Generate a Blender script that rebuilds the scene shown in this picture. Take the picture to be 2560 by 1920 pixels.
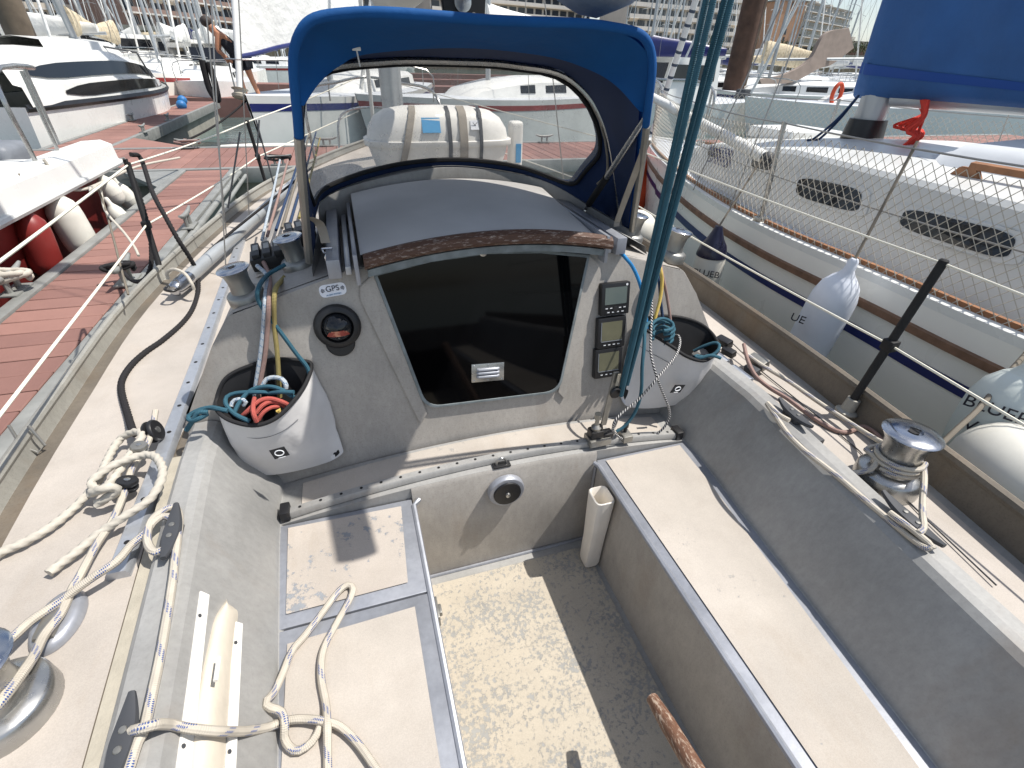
import bpy, bmesh, math, random
from mathutils import Vector as V, Matrix, Quaternion, noise as mnoise
random.seed(7)
sc = bpy.context.scene
for o in list(bpy.data.objects): bpy.data.objects.remove(o)

# ---------------------------------------------------------------- camera
FPX = 1200.0                      # focal length in pixels of the 2560 px wide photograph
YAW = math.radians(18.5); HC = 1.55; XC = -0.36
_n = V((1225-1280, 2740-960, FPX)).normalized()
_f = V((0, 0, 1)); _fw = (_f-_n*_f.dot(_n)).normalized(); _r = _n.cross(_fw)
_Y = math.cos(YAW)*_fw-math.sin(YAW)*_r; _X = math.sin(YAW)*_fw+math.cos(YAW)*_r
RM = Matrix((_X, _Y, -_n)); CAM = V((XC, 0, HC))
cd = bpy.data.cameras.new('camera'); cam = bpy.data.objects.new('camera', cd)
sc.collection.objects.link(cam); sc.camera = cam
cd.sensor_width = 36; cd.lens = 36*FPX/2560; cd.clip_start = .02; cd.clip_end = 3000
c0, c1, c2 = RM.col[0], -RM.col[1], -RM.col[2]
cam.matrix_world = Matrix(((c0[0], c1[0], c2[0], CAM[0]), (c0[1], c1[1], c2[1], CAM[1]), (c0[2], c1[2], c2[2], CAM[2]), (0, 0, 0, 1)))

# ---------------------------------------------------------------- sky, sun, exposure
SUNV = V((.54, -.13, 1.0)).normalized()          # towards the sun
el = math.asin(SUNV.z); az = math.atan2(SUNV.x, SUNV.y)
w = bpy.data.worlds.new('World'); sc.world = w; w.use_nodes = True
nt = w.node_tree; nt.nodes.clear()
sky = nt.nodes.new('ShaderNodeTexSky'); sky.sky_type = 'NISHITA'; sky.sun_disc = False
sky.sun_elevation = el; sky.sun_rotation = az; sky.air_density = 1.0; sky.dust_density = 1.0; sky.ozone_density = 1.0
bg = nt.nodes.new('ShaderNodeBackground'); bg.inputs[1].default_value = .108
wo = nt.nodes.new('ShaderNodeOutputWorld')
tc = nt.nodes.new('ShaderNodeTexCoord'); mp = nt.nodes.new('ShaderNodeMapping'); mp.inputs['Scale'].default_value = (1.2, 1.2, 3.2)
ns = nt.nodes.new('ShaderNodeTexNoise'); ns.inputs['Scale'].default_value = 2.2; ns.inputs['Detail'].default_value = 8; ns.inputs['Roughness'].default_value = .58
cr = nt.nodes.new('ShaderNodeValToRGB'); cr.color_ramp.elements[0].position = .36; cr.color_ramp.elements[1].position = .8; cr.color_ramp.elements[1].color = (.8, .8, .8, 1)
mx = nt.nodes.new('ShaderNodeMixRGB'); mx.inputs[2].default_value = (7.6, 7.9, 8.3, 1)
nt.links.new(tc.outputs['Generated'], mp.inputs['Vector']); nt.links.new(mp.outputs[0], ns.inputs['Vector'])
nt.links.new(ns.outputs[0], cr.inputs[0]); nt.links.new(cr.outputs[0], mx.inputs[0]); nt.links.new(sky.outputs[0], mx.inputs[1])
nt.links.new(mx.outputs[0], bg.inputs[0]); nt.links.new(bg.outputs[0], wo.inputs[0])
sd = bpy.data.lights.new('sun', 'SUN'); sd.energy = 4.6; sd.angle = math.radians(.55); sd.color = (1, .955, .89)
so = bpy.data.objects.new('sun', sd); sc.collection.objects.link(so)
so.rotation_euler = (-SUNV).to_track_quat('-Z', 'Y').to_euler(); so.location = SUNV*40
sc.view_settings.view_transform = 'Standard'; sc.view_settings.look = 'None'; sc.view_settings.exposure = 0.36; sc.view_settings.gamma = 1
sc.render.resolution_x = 1024; sc.render.resolution_y = 768
try:
    sc.cycles.use_denoising = True; sc.cycles.max_bounces = 8; sc.cycles.transparent_max_bounces = 16
except Exception: pass

# ---------------------------------------------------------------- measuring: from a point of the photograph to a point on a surface
def ray(x, y): return RM @ V((x-1280, y-960, FPX))
def PZ(x, y, z): v = ray(x, y); return CAM+v*((z-CAM.z)/v.z)
def PY(x, y, q): v = ray(x, y); return CAM+v*((q-CAM.y)/v.y)
def PX(x, y, q): v = ray(x, y); return CAM+v*((q-CAM.x)/v.x)
def PB(x, y, off=0.0):                            # cabin bulkhead plane, off metres aft of it
    v = ray(x, y); return CAM+v*((1.186-off-(CAM.y-.2*CAM.z))/(v.y-.2*v.z))
def yb(z): return 1.27+.2*(z-.42)
BN = V((0, -1, .2)).normalized(); BU = V((0, .2, 1)).normalized(); BX = V((1, 0, 0))

# ---------------------------------------------------------------- geometry helpers
class G:
    def __init__(s): s.bm = bmesh.new(); s.uv = s.bm.loops.layers.uv.new('UVMap')
    def obox(s, c, ax, h, bev=0.0, seg=2):
        c = V(c); a = [V(q) for q in ax]; t = bmesh.new()
        vs = [t.verts.new(c+a[0]*h[0]*i+a[1]*h[1]*j+a[2]*h[2]*k) for i in (-1, 1) for j in (-1, 1) for k in (-1, 1)]
        for f in ((0, 1, 3, 2), (4, 6, 7, 5), (0, 4, 5, 1), (2, 3, 7, 6), (0, 2, 6, 4), (1, 5, 7, 3)): t.faces.new([vs[i] for i in f])
        if bev: bmesh.ops.bevel(t, geom=t.edges[:]+t.verts[:], offset=bev, segments=seg, affect='EDGES', profile=.6)
        bmesh.ops.recalc_face_normals(t, faces=t.faces[:]); s._merge(t); return s
    def _merge(s, t):
        m = {}
        for v in t.verts: m[v] = s.bm.verts.new(v.co)
        for f in t.faces:
            try: s.bm.faces.new([m[v] for v in f.verts])
            except ValueError: pass
        t.free()
    def box(s, lo, hi, bev=0.0, seg=2):
        c = [(a+b)/2 for a, b in zip(lo, hi)]; h = [abs(b-a)/2 for a, b in zip(lo, hi)]
        return s.obox(c, ((1, 0, 0), (0, 1, 0), (0, 0, 1)), h, bev, seg)
    def rings(s, rs, closed=True, cap=True, loop=False, uvl=None):
        vv = [[s.bm.verts.new(p) for p in r] for r in rs]; n = len(vv[0]); m = len(vv)
        for i in range(m if loop else m-1):
            A, B = vv[i], vv[(i+1) % m]
            for j in range(n if closed else n-1):
                k = (j+1) % n
                try: f = s.bm.faces.new((A[j], A[k], B[k], B[j]))
                except ValueError: continue
                if uvl:
                    u0, u1 = j/n, (j+1)/n; v0 = uvl[i]; v1 = uvl[i+1] if i+1 < len(uvl) else uvl[i]
                    for l, q in zip(f.loops, ((u0, v0), (u1, v0), (u1, v1), (u0, v1))): l[s.uv].uv = q
        if cap and closed and not loop:
            for r, rev in ((vv[0], 1), (vv[-1], 0)):
                try: s.bm.faces.new(r[::-1] if rev else r)
                except ValueError: pass
        return s
    def tube(s, pts, r, seg=8, cap=True, loop=False, lay=0, pitch=.05, depth=.16, rad=None):
        P = [V(p) for p in pts]; n = len(P); rs = []; L = 0; uvl = []; N = None
        for i in range(n):
            a = P[i-1] if (i or loop) else P[i]; b = P[(i+1) % n] if (i < n-1 or loop) else P[i]
            T = (b-a).normalized() if (b-a).length > 1e-9 else V((0, 0, 1))
            if N is None:
                N = T.cross(V((0, 0, 1))); N = T.cross(V((1, 0, 0))) if N.length < .1 else N
            N = (N-T*N.dot(T)); N = N.normalized() if N.length > 1e-6 else T.orthogonal().normalized()
            B = T.cross(N)
            if i: L += (P[i]-P[i-1]).length
            uvl.append(L); rr = rad[i] if rad else r
            ring = []
            for j in range(seg):
                th = 2*math.pi*j/seg; q = rr
                if lay: q = rr*(1-depth*(1-abs(math.cos(1.5*(th-2*math.pi*L/pitch)))))
                ring.append(P[i]+N*math.cos(th)*q+B*math.sin(th)*q)
            rs.append(ring)
        return s.rings(rs, True, cap, loop, uvl)
    def lathe(s, o, ax, prof, seg=24, cap=True):
        o = V(o); ax = V(ax).normalized(); n = ax.orthogonal().normalized(); b = ax.cross(n)
        return s.rings([[o+ax*h+(n*math.cos(2*math.pi*j/seg)+b*math.sin(2*math.pi*j/seg))*max(r, 1e-4) for j in range(seg)] for r, h in prof], True, cap)
    def prism(s, pts, ex, bev=0.0, seg=2):
        t = bmesh.new(); ex = V(ex); a = [t.verts.new(V(p)) for p in pts]; b = [t.verts.new(V(p)+ex) for p in pts]; n = len(a)
        t.faces.new(a); t.faces.new(b[::-1])
        for i in range(n): t.faces.new((a[i], b[i], b[(i+1) % n], a[(i+1) % n]))
        if bev: bmesh.ops.bevel(t, geom=t.edges[:], offset=bev, segments=seg, affect='EDGES')
        bmesh.ops.recalc_face_normals(t, faces=t.faces[:]); s._merge(t); return s
    def sheet(s, rows): return s.rings(rows, False, False)
    def ball(s, c, r, seg=12, rg=8, sc_=(1, 1, 1)):
        c = V(c); t = bmesh.new(); bmesh.ops.create_uvsphere(t, u_segments=seg, v_segments=rg, radius=r)
        for v in t.verts: v.co = V((v.co.x*sc_[0], v.co.y*sc_[1], v.co.z*sc_[2]))+c
        s._merge(t); return s
    def mesh(s, name='m', smooth=40, recalc=False):
        if recalc: bmesh.ops.recalc_face_normals(s.bm, faces=s.bm.faces[:])
        me = bpy.data.meshes.new(name); s.bm.to_mesh(me); s.bm.free()
        if smooth:
            for p in me.polygons: p.use_smooth = True
            me.set_sharp_from_angle(angle=math.radians(smooth))
        return me
def spl(pts, n=8, closed=False):                  # Catmull-Rom through the points
    P = [V(p) for p in pts]; m = len(P); out = []
    for i in range(m if closed else m-1):
        a = P[(i-1) % m] if (i or closed) else P[0]*2-P[1]; b = P[i]; c = P[(i+1) % m]
        d = P[(i+2) % m] if (i+2 < m or closed) else P[-1]*2-P[-2]
        for k in range(n):
            t = k/n; out.append(.5*((2*b)+(c-a)*t+(2*a-5*b+4*c-d)*t*t+(3*b-a-3*c+d)*t**3))
    if not closed: out.append(P[-1])
    return out
def rs(pts, step):                                # resample to an even step
    P = [V(p) for p in pts]; out = [P[0]]; acc = 0
    for a, b in zip(P, P[1:]):
        L = (b-a).length; q = step-acc
        while q <= L: out.append(a.lerp(b, q/L)); q += step
        acc = (acc+L) % step if L else acc
    if (out[-1]-P[-1]).length > step*.3: out.append(P[-1])
    return out
def sag(a, b, d, n=10):
    a, b = V(a), V(b); return [a.lerp(b, i/n)-V((0, 0, d*4*(i/n)*(1-i/n))) for i in range(n+1)]
C = sc.collection
def thing(name, label, cat, loc=(0, 0, 0), group=None):
    o = bpy.data.objects.new(name, None); C.objects.link(o); o.location = loc; o.empty_display_size = .1
    o['label'] = label; o['category'] = cat
    if group: o['group'] = group
    return o
def part(name, g, m, parent, label=None, smooth=40, recalc=False):
    me = g.mesh(name, smooth, recalc) if isinstance(g, G) else g
    if not me.materials: me.materials.append(M[m] if isinstance(m, str) else m)
    o = bpy.data.objects.new(name, me); C.objects.link(o); o.parent = parent
    if parent is not None and parent.type == 'EMPTY' and not parent.get('_local'): o.location = -parent.location
    if label: o['label'] = label
    return o
def solo(name, g, m, label, cat, group=None, smooth=40, kind=None, recalc=False):
    o = part(name, g, m, None, None, smooth, recalc)
    if kind: o['kind'] = kind
    if kind != 'structure':
        o['label'] = label; o['category'] = cat
        if group: o['group'] = group
    return o
def struct(name, g, m, smooth=40): return solo(name, g, m, None, None, None, smooth, 'structure')
def copy_tree(o, parent=None):
    c = o.copy(); C.objects.link(c); c.parent = parent
    for ch in o.children: copy_tree(ch, c)
    return c
# ---------------------------------------------------------------- materials
M = {}
def lin(r, g, b): return tuple(((c/255+.055)/1.055)**2.4 if c > 10 else c/255/12.92 for c in (r, g, b))
class N:
    def __init__(s, name):
        s.m = bpy.data.materials.new(name); s.m.use_nodes = True; s.t = s.m.node_tree; s.b = s.t.nodes['Principled BSDF']; M[name] = s.m
        s.tc = s.t.nodes.new('ShaderNodeTexCoord')
    def n(s, ty, **k):
        q = s.t.nodes.new('ShaderNode'+ty)
        for a, v in k.items():
            if a in q.inputs: q.inputs[a].default_value = v
            else: setattr(q, a, v)
        return q
    def l(s, a, b): s.t.links.new(a, b)
    def co(s, scale=(1, 1, 1), src='Object', rot=(0, 0, 0)):
        m = s.n('Mapping'); m.inputs['Scale'].default_value = scale; m.inputs['Rotation'].default_value = rot; s.l(s.tc.outputs[src], m.inputs[0]); return m.outputs[0]
    def noise(s, sc_, det=4, rough=.55, vec=None, dist=0):
        q = s.n('TexNoise'); q.inputs['Scale'].default_value = sc_; q.inputs['Detail'].default_value = det; q.inputs['Roughness'].default_value = rough; q.inputs['Distortion'].default_value = dist
        s.l(vec if vec is not None else s.tc.outputs['Object'], q.inputs['Vector']); return q.outputs[0]
    def ramp(s, v, stops):
        q = s.n('ValToRGB'); e = q.color_ramp.elements
        while len(e) < len(stops): e.new(.5)
        for i, (p, c) in enumerate(stops): e[i].position = p; e[i].color = (c if len(c) == 4 else (*c, 1)) if isinstance(c, tuple) else (c, c, c, 1)
        s.l(v, q.inputs[0]); return q.outputs[0]
    def mix(s, f, a, b, mode='MIX'):
        q = s.n('MixRGB', blend_type=mode)
        for i, v in ((0, f), (1, a), (2, b)):
            if isinstance(v, (int, float)): q.inputs[i].default_value = v if i == 0 else (v, v, v, 1)
            elif isinstance(v, tuple): q.inputs[i].default_value = (*v, 1)
            else: s.l(v, q.inputs[i])
        return q.outputs[0]
    def math(s, op, a, b):
        q = s.n('Math', operation=op)
        for i, v in ((0, a), (1, b)):
            if isinstance(v, (int, float)): q.inputs[i].default_value = v
            else: s.l(v, q.inputs[i])
        return q.outputs[0]
    def set(s, col=None, rough=None, metal=None, **k):
        for nm, v in (('Base Color', col), ('Roughness', rough), ('Metallic', metal), *[(a.replace('_', ' '), b) for a, b in k.items()]):
            if v is None: continue
            if isinstance(v, tuple) and len(v) == 3: s.b.inputs[nm].default_value = (*v, 1)
            elif isinstance(v, (int, float, tuple)): s.b.inputs[nm].default_value = v
            else: s.l(v, s.b.inputs[nm])
        return s
    def bump(s, h, st=.2, d=.005):
        q = s.n('Bump'); q.inputs['Strength'].default_value = st; q.inputs['Distance'].default_value = d; s.l(h, q.inputs['Height']); s.l(q.outputs[0], s.b.inputs['Normal']); return s
def plain(name, rgb, rough=.5, metal=0, var=.12, sc_=6, bump=0, bs=60):
    q = N(name); c = lin(*rgb); a = q.noise(sc_, 5); f = q.ramp(a, [(.3, 1-var), (.7, 1+var*.6)])
    q.set(q.mix(1, c, f, 'MULTIPLY'), q.ramp(q.noise(sc_*2.3), [(.3, max(.02, rough-.07)), (.7, min(1, rough+.08))]), metal)
    if bump: q.bump(q.noise(bs, 3), bump, .003)
    return q
def alu(name, rgb, rough=.5, metal=.35, stain=.25, speck=.0, rust=True):
    q = N(name); c = lin(*rgb)
    big = q.noise(3.2, 6, .6); fine = q.noise(70, 3, .6, q.co((1, 1, .35))); sp = q.noise(190, 2, .7)
    col = q.mix(1, c, q.ramp(big, [(.28, 1-stain), (.62, 1.08)]), 'MULTIPLY')
    col = q.mix(1, col, q.ramp(fine, [(.25, .9), (.75, 1.07)]), 'MULTIPLY')
    if speck: col = q.mix(q.ramp(sp, [(.52, 0.), (.64, speck)]), col, tuple(v*.45 for v in c))
    if rust: col = q.mix(q.ramp(q.noise(2.1, 5, .65, q.co((1.6, 1.6, .55))), [(.56, 0.), (.8, .45)]), col, lin(122, 96, 66))
    q.set(col, q.ramp(q.noise(9, 4), [(.3, rough-.1), (.7, rough+.12)]), metal)
    q.bump(q.noise(240, 2), .08, .001); return q
alu('alu_bulkhead', (166, 161, 154), .55, .12, .2, .22)
alu('alu_side', (158, 157, 154), .5, .15, .2, .1)
alu('alu_dirty', (114, 106, 95), .6, .15, .4, .3)
alu('alu_edge', (156, 159, 166), .42, .45, .14, 0, False)
alu('alu_track', (186, 190, 196), .35, .6, .2, 0, False)
alu('alu_rail', (160, 158, 150), .5, .3, .3, .2)
def sandpaint(name, rgb, lo, hi, scratch=.2, dirt=.2, sc_=1.0, grey=(140, 143, 147)):
    q = N(name); c = lin(*rgb)
    base = q.mix(1, c, q.ramp(q.noise(2.4, 6, .62), [(.25, 1-dirt), (.6, 1.05)]), 'MULTIPLY')
    base = q.mix(q.ramp(q.noise(5.1, 6, .65), [(.5, 0.), (.75, .4)]), base, lin(158, 148, 136)); base = q.mix(1, base, q.ramp(q.noise(420, 2, .6), [(.3, .9), (.7, 1.06)]), 'MULTIPLY'); base = q.mix(q.ramp(q.noise(1.7, 5, .7, q.co((3, .8, 1))), [(.58, 0.), (.78, .35)]), base, lin(150, 134, 114))
    a = q.noise(52*sc_, 7, .74); bigm = q.noise(4.4, 4, .6)
    chip = q.ramp(q.math('ADD', a, q.math('MULTIPLY', q.math('SUBTRACT', bigm, .5), .55)), [(lo, 0.), (hi, 1.)])
    s2 = q.ramp(q.noise(13, 2, .5, q.co((7, 1.1, 1), rot=(0, 0, .5)), .6), [(.735, 0.), (.745, scratch)])
    k = q.math('MAXIMUM', chip, s2)
    gcol = q.mix(q.noise(26, 4), lin(*[v*.86 for v in grey]), lin(*[min(255, v*1.1) for v in grey]))
    q.set(q.mix(k, base, gcol), q.ramp(k, [(0, .7), (1, .5)]), 0.0)
    q.bump(q.math('SUBTRACT', q.math('MULTIPLY', q.noise(330, 2), .12), k), .5, .0012); return q
sandpaint('paint_sole', (178, 169, 153), .515, .575, .1, .16, 1.5, (146, 145, 141))
sandpaint('paint_seat_front', (177, 168, 158), .555, .59, .2, .2, .62)
sandpaint('paint_seat', (178, 170, 160), .675, .70, .6, .2, .9, (160, 158, 154))
sandpaint('paint_deck', (179, 171, 162), .74, .79, .2, .24, 1.0, (170, 166, 160))
q = N('wood_worn'); gr = q.noise(30, 6, .6, q.co((1, 9, 9))); wr = q.noise(70, 6, .75, q.co((.5, 2.4, 2.4)))
q.set(q.mix(q.ramp(wr, [(.54, 0.), (.64, .7)]), q.mix(gr, lin(54, 36, 28), lin(100, 70, 54)), lin(176, 164, 154)), .7).bump(gr, .5, .003)
q = N('wood_tiller'); gr = q.noise(22, 6, .6, q.co((9, 1, 9))); wr = q.noise(60, 6, .75, q.co((2.4, .45, 2.4)))
q.set(q.mix(q.ramp(wr, [(.5, 0.), (.62, .8)]), q.mix(gr, lin(84, 56, 42), lin(128, 92, 70)), lin(196, 178, 158)), .6).bump(gr, .4, .003)
plain('teak', (142, 98, 66), .65, 0, .3, 14, .3, 40)
plain('teak_grey', (122, 92, 72), .7, 0, .3, 18, .3, 60)
# canvas
def canvas(name, rgb, tl):
    q = N(name); c = q.mix(1, lin(*rgb), q.ramp(q.noise(5, 5), [(.3, .84), (.7, 1.1)]), 'MULTIPLY'); q.set(c, .8)
    q.bump(q.math('ADD', q.math('MULTIPLY', q.noise(9, 4, .55, None, .4), 1.0), q.math('MULTIPLY', q.noise(420, 2), .06)), .45, .012)
    out = q.t.nodes['Material Output']; t = q.n('BsdfTranslucent'); q.l(c, t.inputs[0]); m = q.n('MixShader'); m.inputs[0].default_value = tl
    q.l(q.b.outputs[0], m.inputs[1]); q.l(t.outputs[0], m.inputs[2]); q.l(m.outputs[0], out.inputs[0])
canvas('canvas_blue', (2, 88, 156), .28)
q = N('canvas_blue_shaded'); q.set(q.mix(1, lin(20, 44, 84), q.ramp(q.noise(5, 5), [(.3, .85), (.7, 1.15)]), 'MULTIPLY'), .85).bump(q.noise(420, 2), .2, .001)  # sprayhood blue darkened: the shade inside the hood is put into the colour
q = N('sail_blue'); q.set(q.mix(1, lin(40, 84, 138), q.ramp(q.noise(2.6, 6), [(.3, .78), (.7, 1.15)]), 'MULTIPLY'), .8).bump(q.noise(5, 5, .5), .6, .03)
q = N('sail_blue_band'); q.set(lin(18, 66, 138), .8)
q = N('sail_grey'); q.set(q.mix(1, lin(172, 174, 172), q.ramp(q.noise(3, 6), [(.3, .8), (.7, 1.12)]), 'MULTIPLY'), .85).bump(q.noise(30, 4), .3, .01)
q = N('sail_white'); q.set(q.mix(1, lin(222, 222, 218), q.ramp(q.noise(2, 6), [(.3, .84), (.7, 1.05)]), 'MULTIPLY'), .75, 0).bump(q.noise(4, 5), .8, .05)
q = N('sail_beige'); q.set(q.mix(q.ramp(q.noise(9, 5), [(.45, 0.), (.7, .8)]), lin(206, 192, 164), lin(150, 132, 104)), .8)
plain('sail_taupe', (142, 128, 118), .85, 0, .15, 5)
q = N('bag_cloth'); q.set(q.mix(1, lin(206, 204, 202), q.ramp(q.noise(7, 5), [(.3, .88), (.7, 1.05)]), 'MULTIPLY'), .6).bump(q.noise(10, 4), .35, .012)
plain('black_cloth', (26, 26, 28), .8); plain('black_plastic', (27, 27, 29), .42, 0, .2); plain('black_matt', (20, 20, 22), .7, 0, .2)
plain('grey_plastic', (120, 124, 130), .5); plain('dark_grey', (62, 64, 68), .6); plain('white_plastic', (226, 224, 218), .45, 0, .06)
plain('pvc_socket', (226, 220, 210), .5, 0, .1, 8); plain('rubber_seal', (118, 126, 128), .7, 0, .35, 22, .5, 40)
plain('gelcoat', (226, 226, 222), .28, 0, .06, 2); plain('hatch_paint_lit', (198, 196, 193), .6, 0, .12, 3, .15, 300); plain('gelcoat_grey', (206, 207, 204), .35, 0, .08, 2); plain('gelcoat_deck', (198, 202, 206), .6, 0, .1, 3)  # hatch colour lightened to carry sky light coming through the hood window
plain('hull_white', (240, 237, 228), .3, 0, .08, 1.2); plain('navy', (26, 36, 96), .35); plain('red_hull', (142, 48, 44), .45, 0, .3, 2)
plain('fender_white', (222, 219, 208), .42, 0, .12, 5); plain('fender_blue', (216, 221, 230), .42, 0, .08, 5); plain('fender_green', (204, 211, 206), .45, 0, .1, 5); plain('fender_navy', (24, 26, 52), .3)
plain('orange', (196, 72, 36), .6, 0, .15, 3); plain('red_rope', (206, 54, 36), .75, 0, .2, 40)
plain('paint_gps', (226, 228, 234), .4, 0, .03); plain('ink', (22, 24, 40), .6); plain('ink_blue', (70, 130, 170), .6); plain('ink_white', (226, 228, 230), .6)
plain('pocket_canvas', (206, 197, 181), .75, 0, .1, 14, .3, 60); plain('webbing', (168, 161, 146), .85, 0, .12, 30, .4, 200); plain('strap_grey', (150, 142, 130), .8, 0, .15, 20)
plain('skin_tan', (176, 122, 92), .55, 0, .08, 8); plain('cloth_dark', (30, 32, 40), .85); plain('hair', (58, 50, 46), .7)  # bare skin of the person, one plain tan
plain('plank', (138, 102, 93), .75, 0, .14, 3, .25, 60); plain('plank_b', (146, 108, 98), .75, 0, .14, 3, .25, 60); plain('plank_c', (130, 95, 87), .78, 0, .14, 3, .25, 60)
plain('galv', (150, 151, 147), .5, .3, .2, 8); plain('concrete', (150, 146, 136), .85, 0, .2, 3); plain('pile_wood', (104, 92, 78), .85, 0, .35, 2.5, .5, 8)
plain('pile_rust', (84, 62, 50), .85, 0, .35, 3, .5, 8); plain('quay_stone', (146, 128, 104), .9, 0, .3, 1.2)
plain('mast_alu', (176, 180, 182), .4, .4, .12, 3); plain('wire', (150, 148, 144), .4, .5, .1, 5); plain('rope_plain', (186, 180, 168), .85, 0, .12, 60); plain('lifeline_white', (226, 222, 206), .6, 0, .06, 20)
plain('bld_a', (196, 190, 178), .8, 0, .1, .3); plain('bld_b', (176, 142, 116), .85, 0, .1, .3); plain('bld_c', (196, 196, 192), .8, 0, .08, .3); plain('bld_dark', (132, 112, 104), .7, 0, .1, .5); plain('roof_grey', (120, 118, 112), .8)
plain('awning', (226, 224, 216), .8); plain('tan_tarp', (150, 118, 92), .8)
for nm, c, r, me in (('chrome', (190, 192, 196), .12, 1), ('winch_drum', (150, 150, 146), .38, .75), ('steel', (178, 178, 176), .22, .9), ('stainless_dull', (150, 148, 142), .35, .7)):
    q = N(nm); q.set(q.mix(1, lin(*c), q.ramp(q.noise(18, 4), [(.3, .85), (.7, 1.05)]), 'MULTIPLY'), q.ramp(q.noise(40, 3), [(.3, r), (.7, r+.12)]), me)
q = N('plexi'); q.set(lin(5, 5, 6), .05, 0); q.b.inputs['Specular IOR Level'].default_value = .18
q = N('dark_glass'); q.set(lin(22, 24, 28), .08, 0)
q = N('bld_glass'); q.set(lin(52, 62, 74), .15, 0)
q = N('lcd'); q.set(q.mix(q.noise(20, 3), lin(84, 96, 96), lin(104, 112, 106)), .15)
q = N('lcd_olive'); q.set(q.mix(q.noise(20, 3), lin(88, 88, 72), lin(112, 110, 90)), .15)
q = N('compass_card'); q.set(q.mix(q.ramp(q.noise(60, 2), [(.5, 0.), (.6, 1.)]), lin(150, 62, 48), lin(196, 130, 100)), .4)
# clear vinyl window with a little haze
q = N('vinyl'); q.t.nodes.remove(q.b); out = q.t.nodes['Material Output']
tr = q.n('BsdfTransparent'); tr.inputs[0].default_value = (.93, .92, .9, 1); gl = q.n('BsdfGlossy'); gl.inputs['Roughness'].default_value = .08
df = q.n('BsdfDiffuse'); df.inputs[0].default_value = (.7, .7, .71, 1)
m1 = q.n('MixShader'); q.l(q.ramp(q.noise(6, 6, .7), [(.35, .18), (.75, .42)]), m1.inputs[0]); q.l(tr.outputs[0], m1.inputs[1]); q.l(df.outputs[0], m1.inputs[2])
m2 = q.n('MixShader'); m2.inputs[0].default_value = .045; q.l(m1.outputs[0], m2.inputs[1]); q.l(gl.outputs[0], m2.inputs[2]); q.l(m2.outputs[0], out.inputs[0])
# water
q = N('water'); q.set(q.mix(q.noise(.5, 4), lin(60, 84, 84), lin(88, 110, 108)), .06); q.b.inputs['IOR'].default_value = 1.33
q.bump(q.noise(2.6, 5, .6), .35, .08)
# ropes: colour + fleck pattern along the length (UV: x around, y metres)
def ropemat(name, rgb, fleck=None, per=.09, amt=.5, r2=.85, braid=True):
    q = N(name); uv = q.tc.outputs['UV']; c = lin(*rgb)
    mp = q.n('Mapping'); mp.inputs['Scale'].default_value = (1, 1, 1); q.l(uv, mp.inputs[0])
    sx = q.n('SeparateXYZ'); q.l(mp.outputs[0], sx.inputs[0])
    u, v = sx.outputs[0], sx.outputs[1]
    a = q.math('SINE', q.math('ADD', q.math('MULTIPLY', u, 6.2832*4), q.math('MULTIPLY', v, 900)), 0)
    b = q.math('SINE', q.math('SUBTRACT', q.math('MULTIPLY', u, 6.2832*4), q.math('MULTIPLY', v, 900)), 0)
    wv = q.math('MULTIPLY', a, b)
    col = q.mix(1, c, q.ramp(q.noise(25, 4), [(.3, .86), (.7, 1.06)]), 'MULTIPLY')
    if fleck:
        k = q.math('SINE', q.math('ADD', q.math('MULTIPLY', v, 6.2832/per), q.math('MULTIPLY', u, 6.2832)), 0)
        k2 = q.ramp(q.math('MULTIPLY', q.ramp(k, [(.5, 0.), (.9, 1.)]), q.ramp(wv, [(.0, 0.), (.4, 1.)])), [(amt, 0.), (amt+.15, 1.)])
        col = q.mix(k2, col, lin(*fleck))
    q.set(col, r2)
    if braid: q.bump(wv, .5, .0015)
ropemat('rope_white_blue', (192, 184, 170), (60, 84, 140), .085, .38)
ropemat('rope_white', (216, 210, 198)); ropemat('rope_teal', (46, 90, 106)); ropemat('rope_blue', (40, 130, 190))
ropemat('rope_red', (176, 84, 74)); ropemat('rope_olive', (150, 136, 84)); ropemat('rope_yellow', (214, 184, 96)); ropemat('rope_blueflk', (176, 184, 190), (60, 110, 150), .02, .3)
ropemat('rope_black', (30, 28, 30)); ropemat('rope_brown', (150, 124, 116)); ropemat('rope_grey', (124, 116, 104)); ropemat('rope_navy', (34, 58, 92))
q = N('rope_zebra'); uv = q.tc.outputs['UV']; sx = q.n('SeparateXYZ'); q.l(uv, sx.inputs[0])
k = q.math('SINE', q.math('ADD', q.math('MULTIPLY', sx.outputs[1], 6.2832/.0105), q.math('MULTIPLY', sx.outputs[0], 6.2832*2)), 0)
q.set(q.mix(q.ramp(k, [(.45, 0.), (.55, 1.)]), lin(36, 36, 42), lin(214, 212, 208)), .8)
q = N('stripe_sock'); sx = q.n('SeparateXYZ'); q.l(q.tc.outputs['UV'], sx.inputs[0])
k = q.math('SINE', q.math('MULTIPLY', sx.outputs[1], 6.2832/.11), 0)
q.set(q.mix(q.ramp(k, [(.72, 0.), (.78, 1.)]), lin(206, 206, 204), lin(62, 72, 88)), .8)
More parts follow.
